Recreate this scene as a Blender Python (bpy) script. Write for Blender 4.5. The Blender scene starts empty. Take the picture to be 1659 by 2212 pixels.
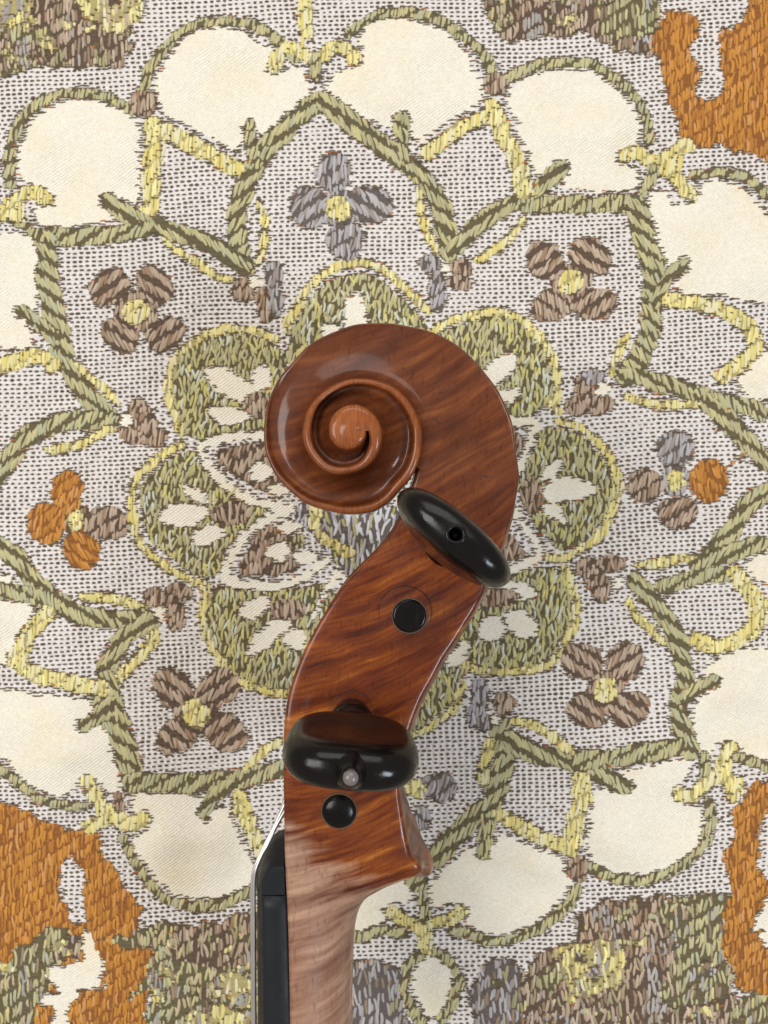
import bpy, math
import numpy as np

# ------------------------------------------------------------------ camera, light, exposure
MM = 0.001
ZM = 0.047            # height of the violin's middle plane above the cloth (m)
HC = 0.202            # height of the lens above the cloth (m)
FPX = 28.0 / 36.0 * 3264.0      # focal length in photograph pixels

sc = bpy.context.scene
cam_d = bpy.data.cameras.new('camera')
cam = bpy.data.objects.new('camera', cam_d)
sc.collection.objects.link(cam)
cam.location = (0, 0, HC)
cam_d.lens = 28.0
cam_d.sensor_width = 36.0
cam_d.sensor_fit = 'AUTO'
cam_d.clip_start = 0.01
cam_d.clip_end = 20.0
cam_d.dof.use_dof = True
cam_d.dof.focus_distance = HC - ZM - 0.016
cam_d.dof.aperture_fstop = 46.0
sc.camera = cam
sc.render.resolution_x, sc.render.resolution_y = 768, 1024

world = bpy.data.worlds.new('World')
sc.world = world
world.use_nodes = True
bg = world.node_tree.nodes['Background']
bg.inputs['Color'].default_value = (1.0, 0.965, 0.92, 1)
bg.inputs['Strength'].default_value = 0.31


def area_light(name, loc, target, w, h, power, col):
    d = bpy.data.lights.new(name, 'AREA')
    d.shape = 'RECTANGLE'
    d.size, d.size_y = w, h
    d.energy = power
    d.color = col
    o = bpy.data.objects.new(name, d)
    sc.collection.objects.link(o)
    o.location = loc
    import mathutils
    v = mathutils.Vector(target) - mathutils.Vector(loc)
    o.rotation_euler = v.to_track_quat('-Z', 'Y').to_euler()
    return o


area_light('window_light', (-0.55, 0.06, 0.84), (0, 0, 0.02), 0.42, 0.46, 5.3, (1.0, 0.98, 0.94))
area_light('side_window_light', (0.54, -0.34, 0.74), (0, -0.02, 0.04), 0.20, 0.26, 3.6, (0.80, 0.90, 1.0))
area_light('top_fill_light', (0.05, 0.80, 0.80), (0, 0.05, 0.0), 1.10, 0.60, 5.8, (1.0, 0.98, 0.94))  # added soft fill, not a real window: brightens the top, thins the shadows

sc.view_settings.view_transform = 'Standard'
sc.view_settings.look = 'None'
sc.view_settings.exposure = 0.0
sc.view_settings.gamma = 1.0
sc.cycles.use_denoising = True
sc.cycles.max_bounces = 6

rng = np.random.default_rng(7)


# ------------------------------------------------------------------ small helpers
def lin(r, g, b):
    out = []
    for c in (r, g, b):
        c = c / 255.0
        out.append(c / 12.92 if c <= 0.04045 else ((c + 0.055) / 1.055) ** 2.4)
    return tuple(out)


def smooth_noise(shape, cell, seed):
    """Value noise on a raster, bicubic-ish smooth."""
    r = np.random.default_rng(seed)
    gh, gw = int(shape[0] / cell) + 4, int(shape[1] / cell) + 4
    g = r.uniform(-1, 1, (gh, gw))
    yy = np.arange(shape[0]) / cell
    xx = np.arange(shape[1]) / cell
    yi = yy.astype(int); xi = xx.astype(int)
    fy = yy - yi; fx = xx - xi
    fy = fy * fy * (3 - 2 * fy); fx = fx * fx * (3 - 2 * fx)
    a = g[np.ix_(yi, xi)]; b = g[np.ix_(yi, xi + 1)]
    c = g[np.ix_(yi + 1, xi)]; d = g[np.ix_(yi + 1, xi + 1)]
    fx = fx[None, :]; fy = fy[:, None]
    return (a * (1 - fx) + b * fx) * (1 - fy) + (c * (1 - fx) + d * fx) * fy


def mesh_from_arrays(name, verts, quads, colors=None, uvs=None, smooth=True):
    me = bpy.data.meshes.new(name)
    nv, nq = len(verts), len(quads)
    me.vertices.add(nv)
    me.vertices.foreach_set('co', np.asarray(verts, dtype=np.float32).ravel())
    me.loops.add(nq * 4)
    me.loops.foreach_set('vertex_index', np.asarray(quads, dtype=np.int32).ravel())
    me.polygons.add(nq)
    me.polygons.foreach_set('loop_start', np.arange(0, nq * 4, 4, dtype=np.int32))
    me.polygons.foreach_set('use_smooth', np.full(nq, smooth, dtype=bool))
    if colors is not None:
        at = me.color_attributes.new('yarn', 'FLOAT_COLOR', 'POINT')
        c4 = np.ones((nv, 4), dtype=np.float32)
        c4[:, :3] = colors
        at.data.foreach_set('color', c4.ravel())
    if uvs is not None:
        l = me.uv_layers.new(name='weave')
        l.data.foreach_set('uv', np.asarray(uvs, dtype=np.float32)[np.asarray(quads).ravel()].ravel())
    me.update(calc_edges=True)
    me.validate()
    return me


def link(name, me, mat, parent=None):
    o = bpy.data.objects.new(name, me)
    if mat is not None:
        me.materials.clear()
        me.materials.append(mat)
    sc.collection.objects.link(o)
    if parent is not None:
        o.parent = parent
    return o


class NT:
    def __init__(self, name):
        self.m = bpy.data.materials.new(name)
        self.m.use_nodes = True
        self.t = self.m.node_tree
        self.b = self.t.nodes['Principled BSDF']

    def n(self, typ, **kw):
        nd = self.t.nodes.new(typ)
        for k, v in kw.items():
            if k.startswith('i_'):
                nd.inputs[k[2:].replace('_', ' ')].default_value = v
            else:
                setattr(nd, k, v)
        return nd

    def l(self, a, b):
        self.t.links.new(a, b)

    def math(self, op, a, b=None, clamp=False):
        nd = self.t.nodes.new('ShaderNodeMath')
        nd.operation = op
        nd.use_clamp = clamp
        for i, v in enumerate((a, b)):
            if v is None:
                continue
            if isinstance(v, (int, float)):
                nd.inputs[i].default_value = v
            else:
                self.l(v, nd.inputs[i])
        return nd.outputs[0]

    def mix(self, fac, a, b, blend='MIX'):
        nd = self.t.nodes.new('ShaderNodeMix')
        nd.data_type = 'RGBA'
        nd.blend_type = blend
        for sock, v in ((nd.inputs[0], fac), (nd.inputs[6], a), (nd.inputs[7], b)):
            if isinstance(v, (int, float)):
                sock.default_value = v
            elif isinstance(v, tuple):
                sock.default_value = (*v[:3], 1)
            else:
                self.l(v, sock)
        return nd.outputs[2]

    def ramp(self, fac, stops):
        nd = self.t.nodes.new('ShaderNodeValToRGB')
        el = nd.color_ramp.elements
        while len(el) < len(stops):
            el.new(0.5)
        for e, (p, c) in zip(el, stops):
            e.position = p
            e.color = (*c, 1) if len(c) == 3 else c
        self.l(fac, nd.inputs[0])
        return nd.outputs[0]

    def noise(self, vec, scale, detail=3.0, rough=0.5):
        nd = self.n('ShaderNodeTexNoise')
        nd.inputs['Scale'].default_value = scale
        nd.inputs['Detail'].default_value = detail
        nd.inputs['Roughness'].default_value = rough
        self.l(vec, nd.inputs['Vector'])
        return nd.outputs['Fac']

    def mapping(self, vec, rot=(0, 0, 0), scale=(1, 1, 1), loc=(0, 0, 0)):
        nd = self.n('ShaderNodeMapping')
        nd.inputs['Rotation'].default_value = rot
        nd.inputs['Scale'].default_value = scale
        nd.inputs['Location'].default_value = loc
        self.l(vec, nd.inputs['Vector'])
        return nd.outputs[0]

    def bump(self, height, strength, dist):
        nd = self.n('ShaderNodeBump')
        nd.inputs['Strength'].default_value = strength
        nd.inputs['Distance'].default_value = dist
        self.l(height, nd.inputs['Height'])
        self.l(nd.outputs[0], self.b.inputs['Normal'])


# ------------------------------------------------------------------ TABLECLOTH
# The brocade is drawn in its own chart (1 unit = 1/8.6 mm); shapes were measured in six tiles.
CW, CH, MG = 1659, 2212, 170
CS = HC / (FPX / 1.4756)          # metres on the cloth per chart unit
TILE = {'A': (0, 0, .5), 'B': (829.5, 0, .5), 'C': (0, 737.3, .5), 'D': (829.5, 737.3, .5),
        'E': (0, 1474.7, .5), 'F': (829.5, 1474.7, .5), 'G': (0, 0, 1.0)}


def T(tile, pts):
    ox, oy, s = TILE[tile]
    return [(ox + x * s, oy + y * s) for x, y in pts]


RH, RW = CH + 2 * MG, CW + 2 * MG
LAB = np.zeros((RH, RW), dtype=np.int16)      # 0 = open ground weave
SHAPES = [dict(kind='ground', part='ground')]


def chaikin(p, n=2, closed=True):
    p = np.asarray(p, float)
    for _ in range(n):
        if closed:
            q = np.roll(p, -1, axis=0)
            a, b = .75 * p + .25 * q, .25 * p + .75 * q
            p = np.empty((2 * len(a), 2)); p[0::2] = a; p[1::2] = b
        else:
            a, b = .75 * p[:-1] + .25 * p[1:], .25 * p[:-1] + .75 * p[1:]
            m = np.empty((2 * len(a), 2)); m[0::2] = a; m[1::2] = b
            p = np.vstack([p[:1], m, p[-1:]])
    return p


def new_shape(kind, part, **kw):
    SHAPES.append(dict(kind=kind, part=part, **kw))
    return len(SHAPES) - 1


def put(mask_fn, x0, y0, x1, y1, sid):
    x0 = int(max(-MG, math.floor(x0))); y0 = int(max(-MG, math.floor(y0)))
    x1 = int(min(CW + MG - 1, math.ceil(x1))); y1 = int(min(CH + MG - 1, math.ceil(y1)))
    if x1 <= x0 or y1 <= y0:
        return
    X, Y = np.meshgrid(np.arange(x0, x1) + .5, np.arange(y0, y1) + .5)
    m = mask_fn(X, Y)
    sub = LAB[y0 + MG:y1 + MG, x0 + MG:x1 + MG]
    sub[m] = sid


def poly(kind, part, tile, pts, sm=2, **kw):
    p = chaikin(T(tile, pts), sm)
    sid = new_shape(kind, part, **kw)

    def f(X, Y):
        ins = np.zeros(X.shape, bool)
        q = np.roll(p, -1, axis=0)
        for (ax, ay), (bx, by) in zip(p, q):
            if ay == by:
                continue
            c = (ay > Y) != (by > Y)
            ins ^= c & (X < (bx - ax) * (Y - ay) / (by - ay) + ax)
        return ins
    put(f, p[:, 0].min(), p[:, 1].min(), p[:, 0].max(), p[:, 1].max(), sid)
    return sid


def stroke(kind, part, tile, pts, w, sm=2, taper=0.0, sid=None, **kw):
    s = TILE[tile][2]
    p = chaikin(T(tile, pts), sm, closed=False)
    hw = w * s / 2
    if sid is None:
        sid = new_shape(kind, part, **kw)
    n = len(p) - 1

    def f(X, Y):
        m = np.zeros(X.shape, bool)
        for i in range(n):
            ax, ay = p[i]; bx, by = p[i + 1]
            dx, dy = bx - ax, by - ay
            L2 = dx * dx + dy * dy + 1e-9
            t = np.clip(((X - ax) * dx + (Y - ay) * dy) / L2, 0, 1)
            d2 = (X - ax - t * dx) ** 2 + (Y - ay - t * dy) ** 2
            u = (i + .5) / n
            k = hw * (1 - taper * abs(2 * u - 1) ** 2)
            m |= d2 < k * k
        return m
    put(f, p[:, 0].min() - hw, p[:, 1].min() - hw, p[:, 0].max() + hw, p[:, 1].max() + hw, sid)
    return sid


def oval(kind, part, tile, cx, cy, rx, ry, rot=0.0, sid=None, **kw):
    (cx, cy), = T(tile, [(cx, cy)])
    s = TILE[tile][2]
    rx *= s; ry *= s
    if sid is None:
        sid = new_shape(kind, part, **kw)
    ca, sa = math.cos(rot), math.sin(rot)

    def f(X, Y):
        u = (X - cx) * ca + (Y - cy) * sa
        v = -(X - cx) * sa + (Y - cy) * ca
        return (u / rx) ** 2 + (v / ry) ** 2 < 1
    R = max(rx, ry)
    put(f, cx - R, cy - R, cx + R, cy + R, sid)
    return sid


# ---- pictorial corners (drawn first, borders go over them)
poly('brown', 'corner_field', 'A', [(-300, -300), (700, -300), (620, -20), (590, 60), (525, 130), (595, 150), (530, 200), (500, 300), (440, 265), (300, 275), (150, 262), (0, 300), (-300, 330)])
poly('yellow', 'corner_leaf', 'A', [(-60, -60), (110, -40), (130, 60), (60, 90), (-60, 100)])
poly('yellow', 'corner_leaf', 'A', [(300, -60), (620, -60), (600, 40), (560, 100), (480, 110), (420, 60), (330, 40)])
poly('olive', 'corner_leaf', 'A', [(-60, 200), (70, 190), (120, 250), (60, 285), (-60, 300)])
poly('olive', 'corner_leaf', 'A', [(-60, 85), (120, 80), (200, 110), (160, 150), (20, 150), (-60, 150)])
poly('brown', 'corner_field', 'B', [(420, -300), (430, 0), (470, 70), (560, 200), (600, 150), (740, 140), (880, 100), (960, 150), (1100, 200), (1190, 260), (1190, 60), (1240, -300)])
poly('olive', 'corner_leaf', 'B', [(900, -200), (1230, -200), (1200, 60), (1130, 120), (1000, 140), (930, 90)])
poly('orange', 'orange_field', 'B', [(1180, 80), (1260, 0), (1330, 25), (1370, 70), (1340, 140), (1340, 250), (1370, 330), (1430, 430), (1490, 400), (1478, 250), (1478, 110), (1560, 60), (1610, 0), (1640, -300), (2000, -300), (2000, 680), (1720, 690), (1600, 640), (1480, 590), (1380, 620), (1290, 570), (1290, 480), (1240, 380), (1210, 280), (1180, 200)], sm=1)
poly('orange', 'orange_field', 'A', [(-300, 1040), (10, 1030), (40, 1070), (10, 1085), (-300, 1100)])
poly('orange', 'orange_field', 'E', [(-340, 500), (0, 545), (100, 600), (230, 640), (330, 650), (400, 700), (420, 760), (480, 850), (560, 930), (625, 1030), (560, 1060), (620, 1120), (635, 1300), (600, 1370), (620, 1475), (650, 1800), (-340, 1800)], sm=1)
poly('ground', 'ground', 'E', [(213, 835), (240, 815), (275, 780), (300, 800), (340, 830), (362, 1000), (358, 1090), (255, 1085), (240, 960)], sm=1)
poly('olive', 'corner_leaf', 'E', [(-340, 1290), (20, 1270), (60, 1170), (150, 1095), (280, 1085), (270, 1200), (220, 1300), (170, 1400), (110, 1475), (90, 1800), (-340, 1800)], chaos=.5)
oval('brown', 'corner_leaf', 'E', 290, 1195, 42, 52, chaos=.5)
poly('satin', 'white_leaf', 'E', [(320, 1110), (365, 1105), (420, 1200), (445, 1265), (400, 1280), (435, 1340), (360, 1350), (330, 1400), (285, 1475), (240, 1640), (190, 1600), (190, 1475), (130, 1430), (200, 1370), (245, 1350), (165, 1300), (180, 1275), (280, 1270), (340, 1230)], sm=1)
poly('olive', 'corner_leaf', 'E', [(440, 1140), (520, 1090), (650, 1050), (640, 1130), (520, 1165)], chaos=.4)
poly('olive', 'corner_field', 'E', [(628, 1060), (760, 1045), (860, 1080), (1000, 1050), (1150, 960), (1180, 1800), (620, 1800), (620, 1475), (635, 1350), (560, 1375), (500, 1390), (600, 1310), (625, 1200)], chaos=.5)
poly('brown', 'corner_field', 'E', [(700, 1050), (860, 1075), (1000, 1050), (1150, 980), (1150, 1240), (950, 1260), (820, 1230), (720, 1180)], chaos=.4)
poly('yellow', 'corner_leaf', 'E', [(930, 1290), (1010, 1260), (1150, 1290), (1150, 1390), (1030, 1420), (960, 1360), (900, 1350)], chaos=.4)
poly('yellow', 'corner_leaf', 'E', [(800, 1440), (930, 1420), (1150, 1450), (1150, 1540), (830, 1540)], chaos=.4)
poly('brown', 'corner_field', 'F', [(830, 1080), (900, 1000), (1000, 960), (1200, 960), (1300, 940), (1450, 950), (1590, 985), (1505, 1015), (1500, 1200), (1540, 1400), (1600, 1475), (1640, 1800), (560, 1800), (590, 1475), (590, 1250), (700, 1180), (840, 1140)], chaos=.5)
poly('olive', 'corner_leaf', 'F', [(1180, 1000), (1320, 945), (1450, 950), (1590, 985), (1505, 1015), (1500, 1200), (1535, 1400), (1300, 1475), (1180, 1380), (1280, 1200)], chaos=.5)
poly('yellow', 'corner_leaf', 'F', [(710, 1185), (820, 1160), (920, 1130), (1050, 1145), (1070, 1250), (1040, 1370), (900, 1360), (810, 1385), (780, 1290)], chaos=.4)
poly('olive', 'corner_leaf', 'F', [(640, 1300), (740, 1230), (790, 1300), (760, 1350), (650, 1340)], chaos=.5)
poly('grey', 'grey_leaf', 'F', [(390, 1290), (470, 1215), (590, 1235), (592, 1475), (560, 1800), (360, 1800)], chaos=.5)
poly('grey', 'grey_leaf', 'F', [(-200, 1215), (30, 1215), (70, 1290), (70, 1400), (130, 1500), (200, 1800), (-200, 1800)], chaos=.5)
poly('orange', 'orange_field', 'F', [(1560, 500), (1640, 450), (1980, 420), (1980, 1420), (1659, 1400), (1540, 1350), (1500, 1180), (1510, 1010), (1500, 800), (1510, 640)], sm=1)
poly('ground', 'ground', 'F', [(1640, 620), (1700, 560), (1800, 600), (1760, 900), (1660, 900), (1630, 780)], sm=1)
poly('satin', 'white_leaf', 'F', [(1600, 1100), (1640, 980), (1720, 900), (1760, 1000), (1700, 1080), (1760, 1150), (1660, 1190), (1640, 1150), (1680, 1090), (1620, 1115)], sm=1)
poly('olive', 'corner_leaf', 'F', [(1540, 1400), (1659, 1390), (1980, 1440), (1980, 1800), (1600, 1800)], chaos=.5)

def ragged(amp1, amp2, seed):
    global LAB
    yy, xx = np.mgrid[0:RH, 0:RW]
    dx = (amp1 * smooth_noise((RH, RW), 44, seed) + amp2 * smooth_noise((RH, RW), 15, seed + 1)).astype(int)
    dy = (amp1 * smooth_noise((RH, RW), 40, seed + 2) + amp2 * smooth_noise((RH, RW), 13, seed + 3)).astype(int)
    LAB = LAB[np.clip(yy + dy, 0, RH - 1), np.clip(xx + dx, 0, RW - 1)]


def sprinkle(box, items, n, seed):
    """small leaves and dashes of other yarns inside an embroidered corner"""
    r = np.random.default_rng(seed)
    x0, y0, x1, y1 = box
    for _ in range(n):
        x, y = r.uniform(x0, x1), r.uniform(y0, y1)
        if not (-MG < x < CW + MG and -MG < y < CH + MG):
            continue
        here = SHAPES[LAB[int(y) + MG, int(x) + MG]]
        if here['part'] not in ('corner_field', 'corner_leaf', 'grey_leaf'):
            continue
        kd = items[r.integers(len(items))]
        oval(kd, 'corner_leaf', 'G', x, y, r.uniform(9, 26), r.uniform(5, 12), r.uniform(-.6, .6), chaos=.6, tilt=r.uniform(-20, 20))


sprinkle((-60, -60, 300, 150), ['yellow', 'olive', 'yellow', 'brown'], 40, 5)
sprinkle((1030, -60, 1440, 110), ['olive', 'yellow', 'brown', 'grey'], 26, 6)
sprinkle((300, 1990, 560, 2300), ['yellow', 'brown', 'olive', 'yellow'], 34, 7)
sprinkle((1010, 1930, 1640, 2300), ['yellow', 'olive', 'brown', 'grey', 'olive'], 70, 8)
sprinkle((-60, 1990, 150, 2300), ['yellow', 'brown', 'olive'], 12, 9)
ragged(13, 6, 61)

# ---- cream satin lobes
LOBES = [
    ('A', [(655, 330), (700, 240), (760, 170), (850, 110), (940, 92), (1040, 105), (1110, 150), (1160, 165), (1175, 230), (1190, 290), (1250, 255), (1300, 275), (1340, 330), (1345, 370), (1300, 440), (1230, 510), (1160, 570), (1100, 560), (1075, 530), (1020, 650), (950, 600), (850, 550), (760, 510), (690, 480), (680, 440), (650, 380)]),
    ('A', [(50, 660), (75, 580), (110, 500), (170, 440), (250, 410), (350, 400), (440, 415), (520, 450), (580, 490), (605, 560), (600, 650), (590, 740), (585, 860), (540, 885), (490, 860), (460, 900), (500, 920), (400, 950), (300, 965), (200, 975), (140, 950), (120, 900), (150, 860), (195, 850), (190, 820), (130, 770), (60, 770), (45, 720)]),
    ('A', [(-300, 960), (0, 1000), (60, 985), (110, 1000), (140, 1040), (150, 1100), (150, 1280), (140, 1330), (100, 1340), (60, 1345), (110, 1400), (130, 1475), (60, 1500), (-300, 1500)]),
    ('B', [(0, 45), (100, 50), (200, 70), (280, 110), (340, 170), (390, 240), (430, 320), (450, 380), (400, 430), (320, 470), (240, 520), (190, 560), (160, 610), (110, 540), (100, 480), (50, 480), (30, 540), (-60, 500), (-150, 450), (-220, 400), (-255, 350), (-240, 300), (-160, 260), (-110, 240), (-112, 180), (-110, 120), (-60, 65)]),
    ('B', [(530, 400), (570, 330), (640, 290), (720, 270), (820, 262), (920, 280), (1000, 320), (1060, 380), (1100, 450), (1130, 540), (1130, 600), (1060, 610), (1030, 660), (1050, 690), (1110, 690), (1140, 750), (1120, 800), (1000, 815), (900, 800), (780, 790), (790, 730), (760, 700), (650, 750), (640, 680), (610, 590), (570, 500)]),
    ('B', [(1160, 830), (1210, 790), (1260, 810), (1260, 870), (1340, 870), (1370, 780), (1440, 750), (1520, 765), (1600, 810), (1659, 880), (1760, 1000), (1760, 1250), (1659, 1310), (1560, 1280), (1450, 1265), (1280, 1260), (1290, 1180), (1310, 1130), (1240, 1140), (1215, 1100), (1200, 1040), (1170, 960), (1150, 880)]),
    ('C', [(-300, 960), (0, 1000), (40, 1040), (130, 1150), (90, 1220), (50, 1290), (30, 1380), (0, 1420), (-300, 1420)]),
    ('D', [(1530, 185), (1560, 130), (1600, 90), (1659, 20), (1980, -30), (1980, 260), (1659, 255), (1600, 240)]),
    ('D', [(1575, 965), (1620, 930), (1659, 895), (1980, 880), (1980, 1090), (1680, 1070), (1620, 1040)]),
    ('F', [(1330, 210), (1350, 120), (1400, 30), (1400, -60), (1470, -110), (1600, -150), (1980, -150), (1980, 380), (1659, 355), (1560, 325), (1550, 270), (1440, 270), (1450, 320), (1400, 345), (1350, 300)]),
    ('E', [(-340, 20), (0, 40), (80, 40), (180, 65), (300, 75), (380, 80), (390, 130), (350, 185), (440, 200), (470, 260), (480, 340), (510, 400), (520, 450), (480, 500), (430, 490), (400, 430), (320, 440), (300, 500), (240, 525), (150, 490), (80, 440), (30, 390), (-10, 340), (-340, 200)]),
    ('E', [(550, 490), (650, 480), (760, 495), (860, 500), (870, 560), (890, 590), (940, 545), (990, 560), (1010, 630), (1040, 720), (1090, 800), (1110, 850), (1060, 905), (1000, 945), (900, 965), (800, 955), (720, 920), (640, 850), (580, 760), (545, 690), (600, 670), (630, 620), (600, 590), (560, 600), (545, 560)]),
    ('F', [(910, 470), (990, 460), (1040, 430), (1030, 380), (1130, 370), (1290, 335), (1340, 350), (1345, 400), (1310, 440), (1270, 465), (1300, 520), (1360, 540), (1390, 570), (1395, 680), (1350, 750), (1290, 810), (1180, 850), (1060, 845), (950, 825), (880, 770), (870, 680), (890, 600)]),
    ('F', [(190, 930), (230, 850), (300, 780), (400, 720), (440, 760), (480, 700), (500, 650), (560, 690), (680, 730), (780, 770), (810, 830), (830, 900), (780, 960), (700, 1040), (600, 1090), (490, 1115), (400, 1105), (350, 1060), (340, 990), (270, 980), (210, 1000)]),
    ('F', [(-260, 900), (0, 860), (60, 860), (110, 890), (135, 950), (100, 980), (40, 970), (0, 1000), (20, 1050), (-30, 1080), (-120, 1110), (-260, 1110)]),
]
for tl, pts in LOBES:
    poly('satin', 'satin_lobe', tl, pts, sm=1, lobe=True)
poly('satin', 'satin_lobe', 'F', [(115, 1320), (140, 1240), (200, 1205), (260, 1225), (302, 1295), (302, 1360), (265, 1435), (210, 1510), (160, 1445)], lobe=True)

# ---- ropes: olive borders (t = slant of the stitches in degrees from the vertical)
OL = [
    ('A', 68, 22, [(1385, 405), (1300, 470), (1200, 560), (1110, 660), (1060, 760), (1020, 850), (1005, 950), (1030, 1060), (1050, 1140)]),
    ('A', 68, -22, [(1395, 405), (1480, 480), (1580, 560), (1659, 615), (1740, 660), (1810, 720), (1870, 800), (1910, 880), (1930, 960), (1950, 1070)]),
    ('A', 42, 10, [(1072, 520), (1085, 600), (1100, 680)]), ('B', 44, -10, [(78, 490), (75, 570), (90, 660)]),
    ('A', 62, -30, [(455, 850), (560, 920), (700, 970), (830, 1010), (940, 1065), (1045, 1135)]),
    ('A', 56, 20, [(165, 1000), (300, 1010), (450, 995), (620, 970)]),
    ('A', 72, -20, [(175, 1020), (190, 1150), (200, 1280), (225, 1400), (240, 1500), (300, 1620), (370, 1720), (455, 1805)]),
    ('A', 46, -25, [(75, 1335), (140, 1380), (210, 1450)]),
    ('B', 60, 28, [(775, 712), (640, 825), (520, 870), (420, 940), (310, 1055)]),
    ('B', 58, 10, [(620, 865), (760, 850), (900, 862), (1090, 855)]),
    ('B', 74, -22, [(1110, 860), (1130, 980), (1160, 1080), (1195, 1180), (1185, 1300), (1160, 1420), (1130, 1535), (1060, 1615)]),
    ('B', 46, 25, [(1300, 1135), (1240, 1190), (1200, 1290)]),
    ('C', 66, 18, [(455, 345), (300, 330), (170, 365), (60, 430), (0, 520), (-60, 620), (-300, 760)]),
    ('C', 66, -24, [(-300, 700), (0, 905), (60, 960), (130, 1050), (200, 1120), (300, 1185), (420, 1215), (610, 1210)]),
    ('C', 60, -12, [(-300, 1060), (20, 1085), (110, 1100), (200, 1140)]),
    ('C', 62, 25, [(630, 1210), (540, 1265), (480, 1350), (430, 1440), (415, 1560), (430, 1625)]),
    ('D', 60, -20, [(1650, 300), (1620, 285), (1480, 250), (1390, 230), (1200, 165), (1060, 140)]),
    ('D', 66, -22, [(1390, 235), (1500, 330), (1600, 430), (1670, 530), (1980, 560)]),
    ('D', 62, 22, [(1980, 600), (1659, 640), (1580, 720), (1520, 820), (1450, 905), (1390, 965)]),
    ('D', 60, 20, [(1660, 875), (1560, 900), (1460, 935), (1370, 975)]),
    ('D', 56, 12, [(1230, 1065), (1400, 1020), (1490, 1010)]),
    ('D', 62, -25, [(1105, 1045), (1200, 1150), (1270, 1260), (1310, 1380), (1320, 1475), (1290, 1570), (1300, 1690), (1335, 1785)]),
    ('E', 78, -22, [(440, 0), (470, 130), (510, 250), (540, 350), (560, 450)]),
    ('E', 46, 25, [(350, 190), (420, 150), (460, 100)]),
    ('E', 64, 15, [(560, 450), (700, 450), (850, 455), (960, 440), (1100, 420), (1260, 380)]),
    ('E', 44, 25, [(875, 585), (905, 510), (980, 460)]),
    ('F', 76, 22, [(505, 200), (525, 330), (500, 430), (470, 530), (400, 600), (300, 690), (230, 760), (120, 850), (150, 880)]),
    ('F', 44, 5, [(435, 760), (440, 690), (455, 600)]),
    ('F', 64, -25, [(545, 260), (680, 330), (820, 345), (940, 400), (1040, 455)]),
    ('F', 60, 12, [(850, 345), (1000, 335), (1150, 310), (1290, 290)]),
    ('F', 46, 25, [(1440, 5), (1370, 30), (1320, 80)]),
]
for tl, w, tilt, pts in OL:
    stroke('olive', 'rope_border', tl, pts, w * 1.3, tilt=tilt, chaos=.25)
# thin rope round each satin lobe
LB = [
    ('A', [(605, 375), (620, 290), (680, 200), (760, 130), (850, 82), (950, 66), (1050, 72), (1120, 100), (1200, 150), (1260, 230)]),
    ('A', [(20, 780), (12, 680), (40, 560), (100, 460), (180, 393), (280, 375), (400, 380), (480, 410), (560, 455)]),
    ('A', [(-300, 900), (-60, 920), (30, 930), (90, 960), (150, 1010)]),
    ('A', [(1500, 120), (1570, 60), (1659, 22), (1760, 22), (1860, 40), (1950, 80), (2030, 140), (2090, 200), (2145, 280)]),
    ('B', [(550, 305), (640, 262), (740, 237), (860, 237), (960, 267), (1050, 325), (1110, 395), (1150, 475), (1168, 590)]),
    ('B', [(1365, 735), (1460, 715), (1550, 727), (1640, 785), (1760, 880)]),
    ('B', [(1150, 800), (1170, 740), (1220, 720)]),
    ('E', [(-200, 300), (0, 400), (70, 470), (150, 530), (240, 555), (340, 560)]),
    ('E', [(510, 690), (560, 790), (620, 880), (700, 950), (800, 985), (900, 985), (1000, 965), (1100, 910)]),
    ('F', [(-260, 1140), (-120, 1125), (0, 1095), (80, 1110)]),
    ('F', [(300, 1085), (400, 1130), (500, 1142), (620, 1112), (720, 1060), (800, 990), (850, 905)]),
    ('F', [(910, 825), (1020, 872), (1120, 882), (1240, 852), (1330, 795), (1400, 720), (1430, 620), (1415, 530)]),
    ('F', [(190, 1190), (112, 1230), (82, 1320), (108, 1420), (170, 1510)]),
    ('F', [(210, 1190), (292, 1225), (330, 1300), (310, 1400), (255, 1490)]),
    ('F', [(1530, 330), (1659, 375), (1980, 420)]),
]
for tl, pts in LB:
    stroke('olive', 'lobe_border', tl, pts, 46, tilt=12, chaos=.3)
# yellow bands and tendrils
YB = [
    ('A', 64, [(645, 520), (655, 620), (640, 740), (640, 880)]), ('A', 62, [(690, 545), (800, 590), (900, 645), (1005, 710)]),
    ('B', 60, [(430, 480), (320, 520), (200, 630)]), ('B', 64, [(470, 430), (530, 560), (580, 660), (612, 795)]),
    ('C', 60, [(-300, 160), (-20, 100), (60, 62), (150, 50), (200, 90)]),
    ('C', 64, [(180, 1185), (100, 1260), (62, 1350), (45, 1420), (150, 1450), (280, 1490), (420, 1510)]),
    ('B', 58, [(1260, 1290), (1380, 1290), (1500, 1340), (1600, 1390), (1625, 1475), (1590, 1540), (1550, 1570), (1480, 1615)]),
    ('D', 60, [(1540, 1000), (1600, 1090), (1650, 1150), (1640, 1230), (1560, 1300), (1440, 1335), (1360, 1300)]),
    ('E', 56, [(1020, 510), (1060, 620), (1100, 720), (1130, 780)]),
    ('F', 54, [(510, 585), (620, 650), (720, 700), (800, 725)]), ('F', 64, [(862, 430), (850, 540), (830, 640), (812, 740)]),
]
for tl, w, pts in YB:
    stroke('yellow', 'yellow_band', tl, pts, w * 1.2, tilt=4, chaos=.15)
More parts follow.
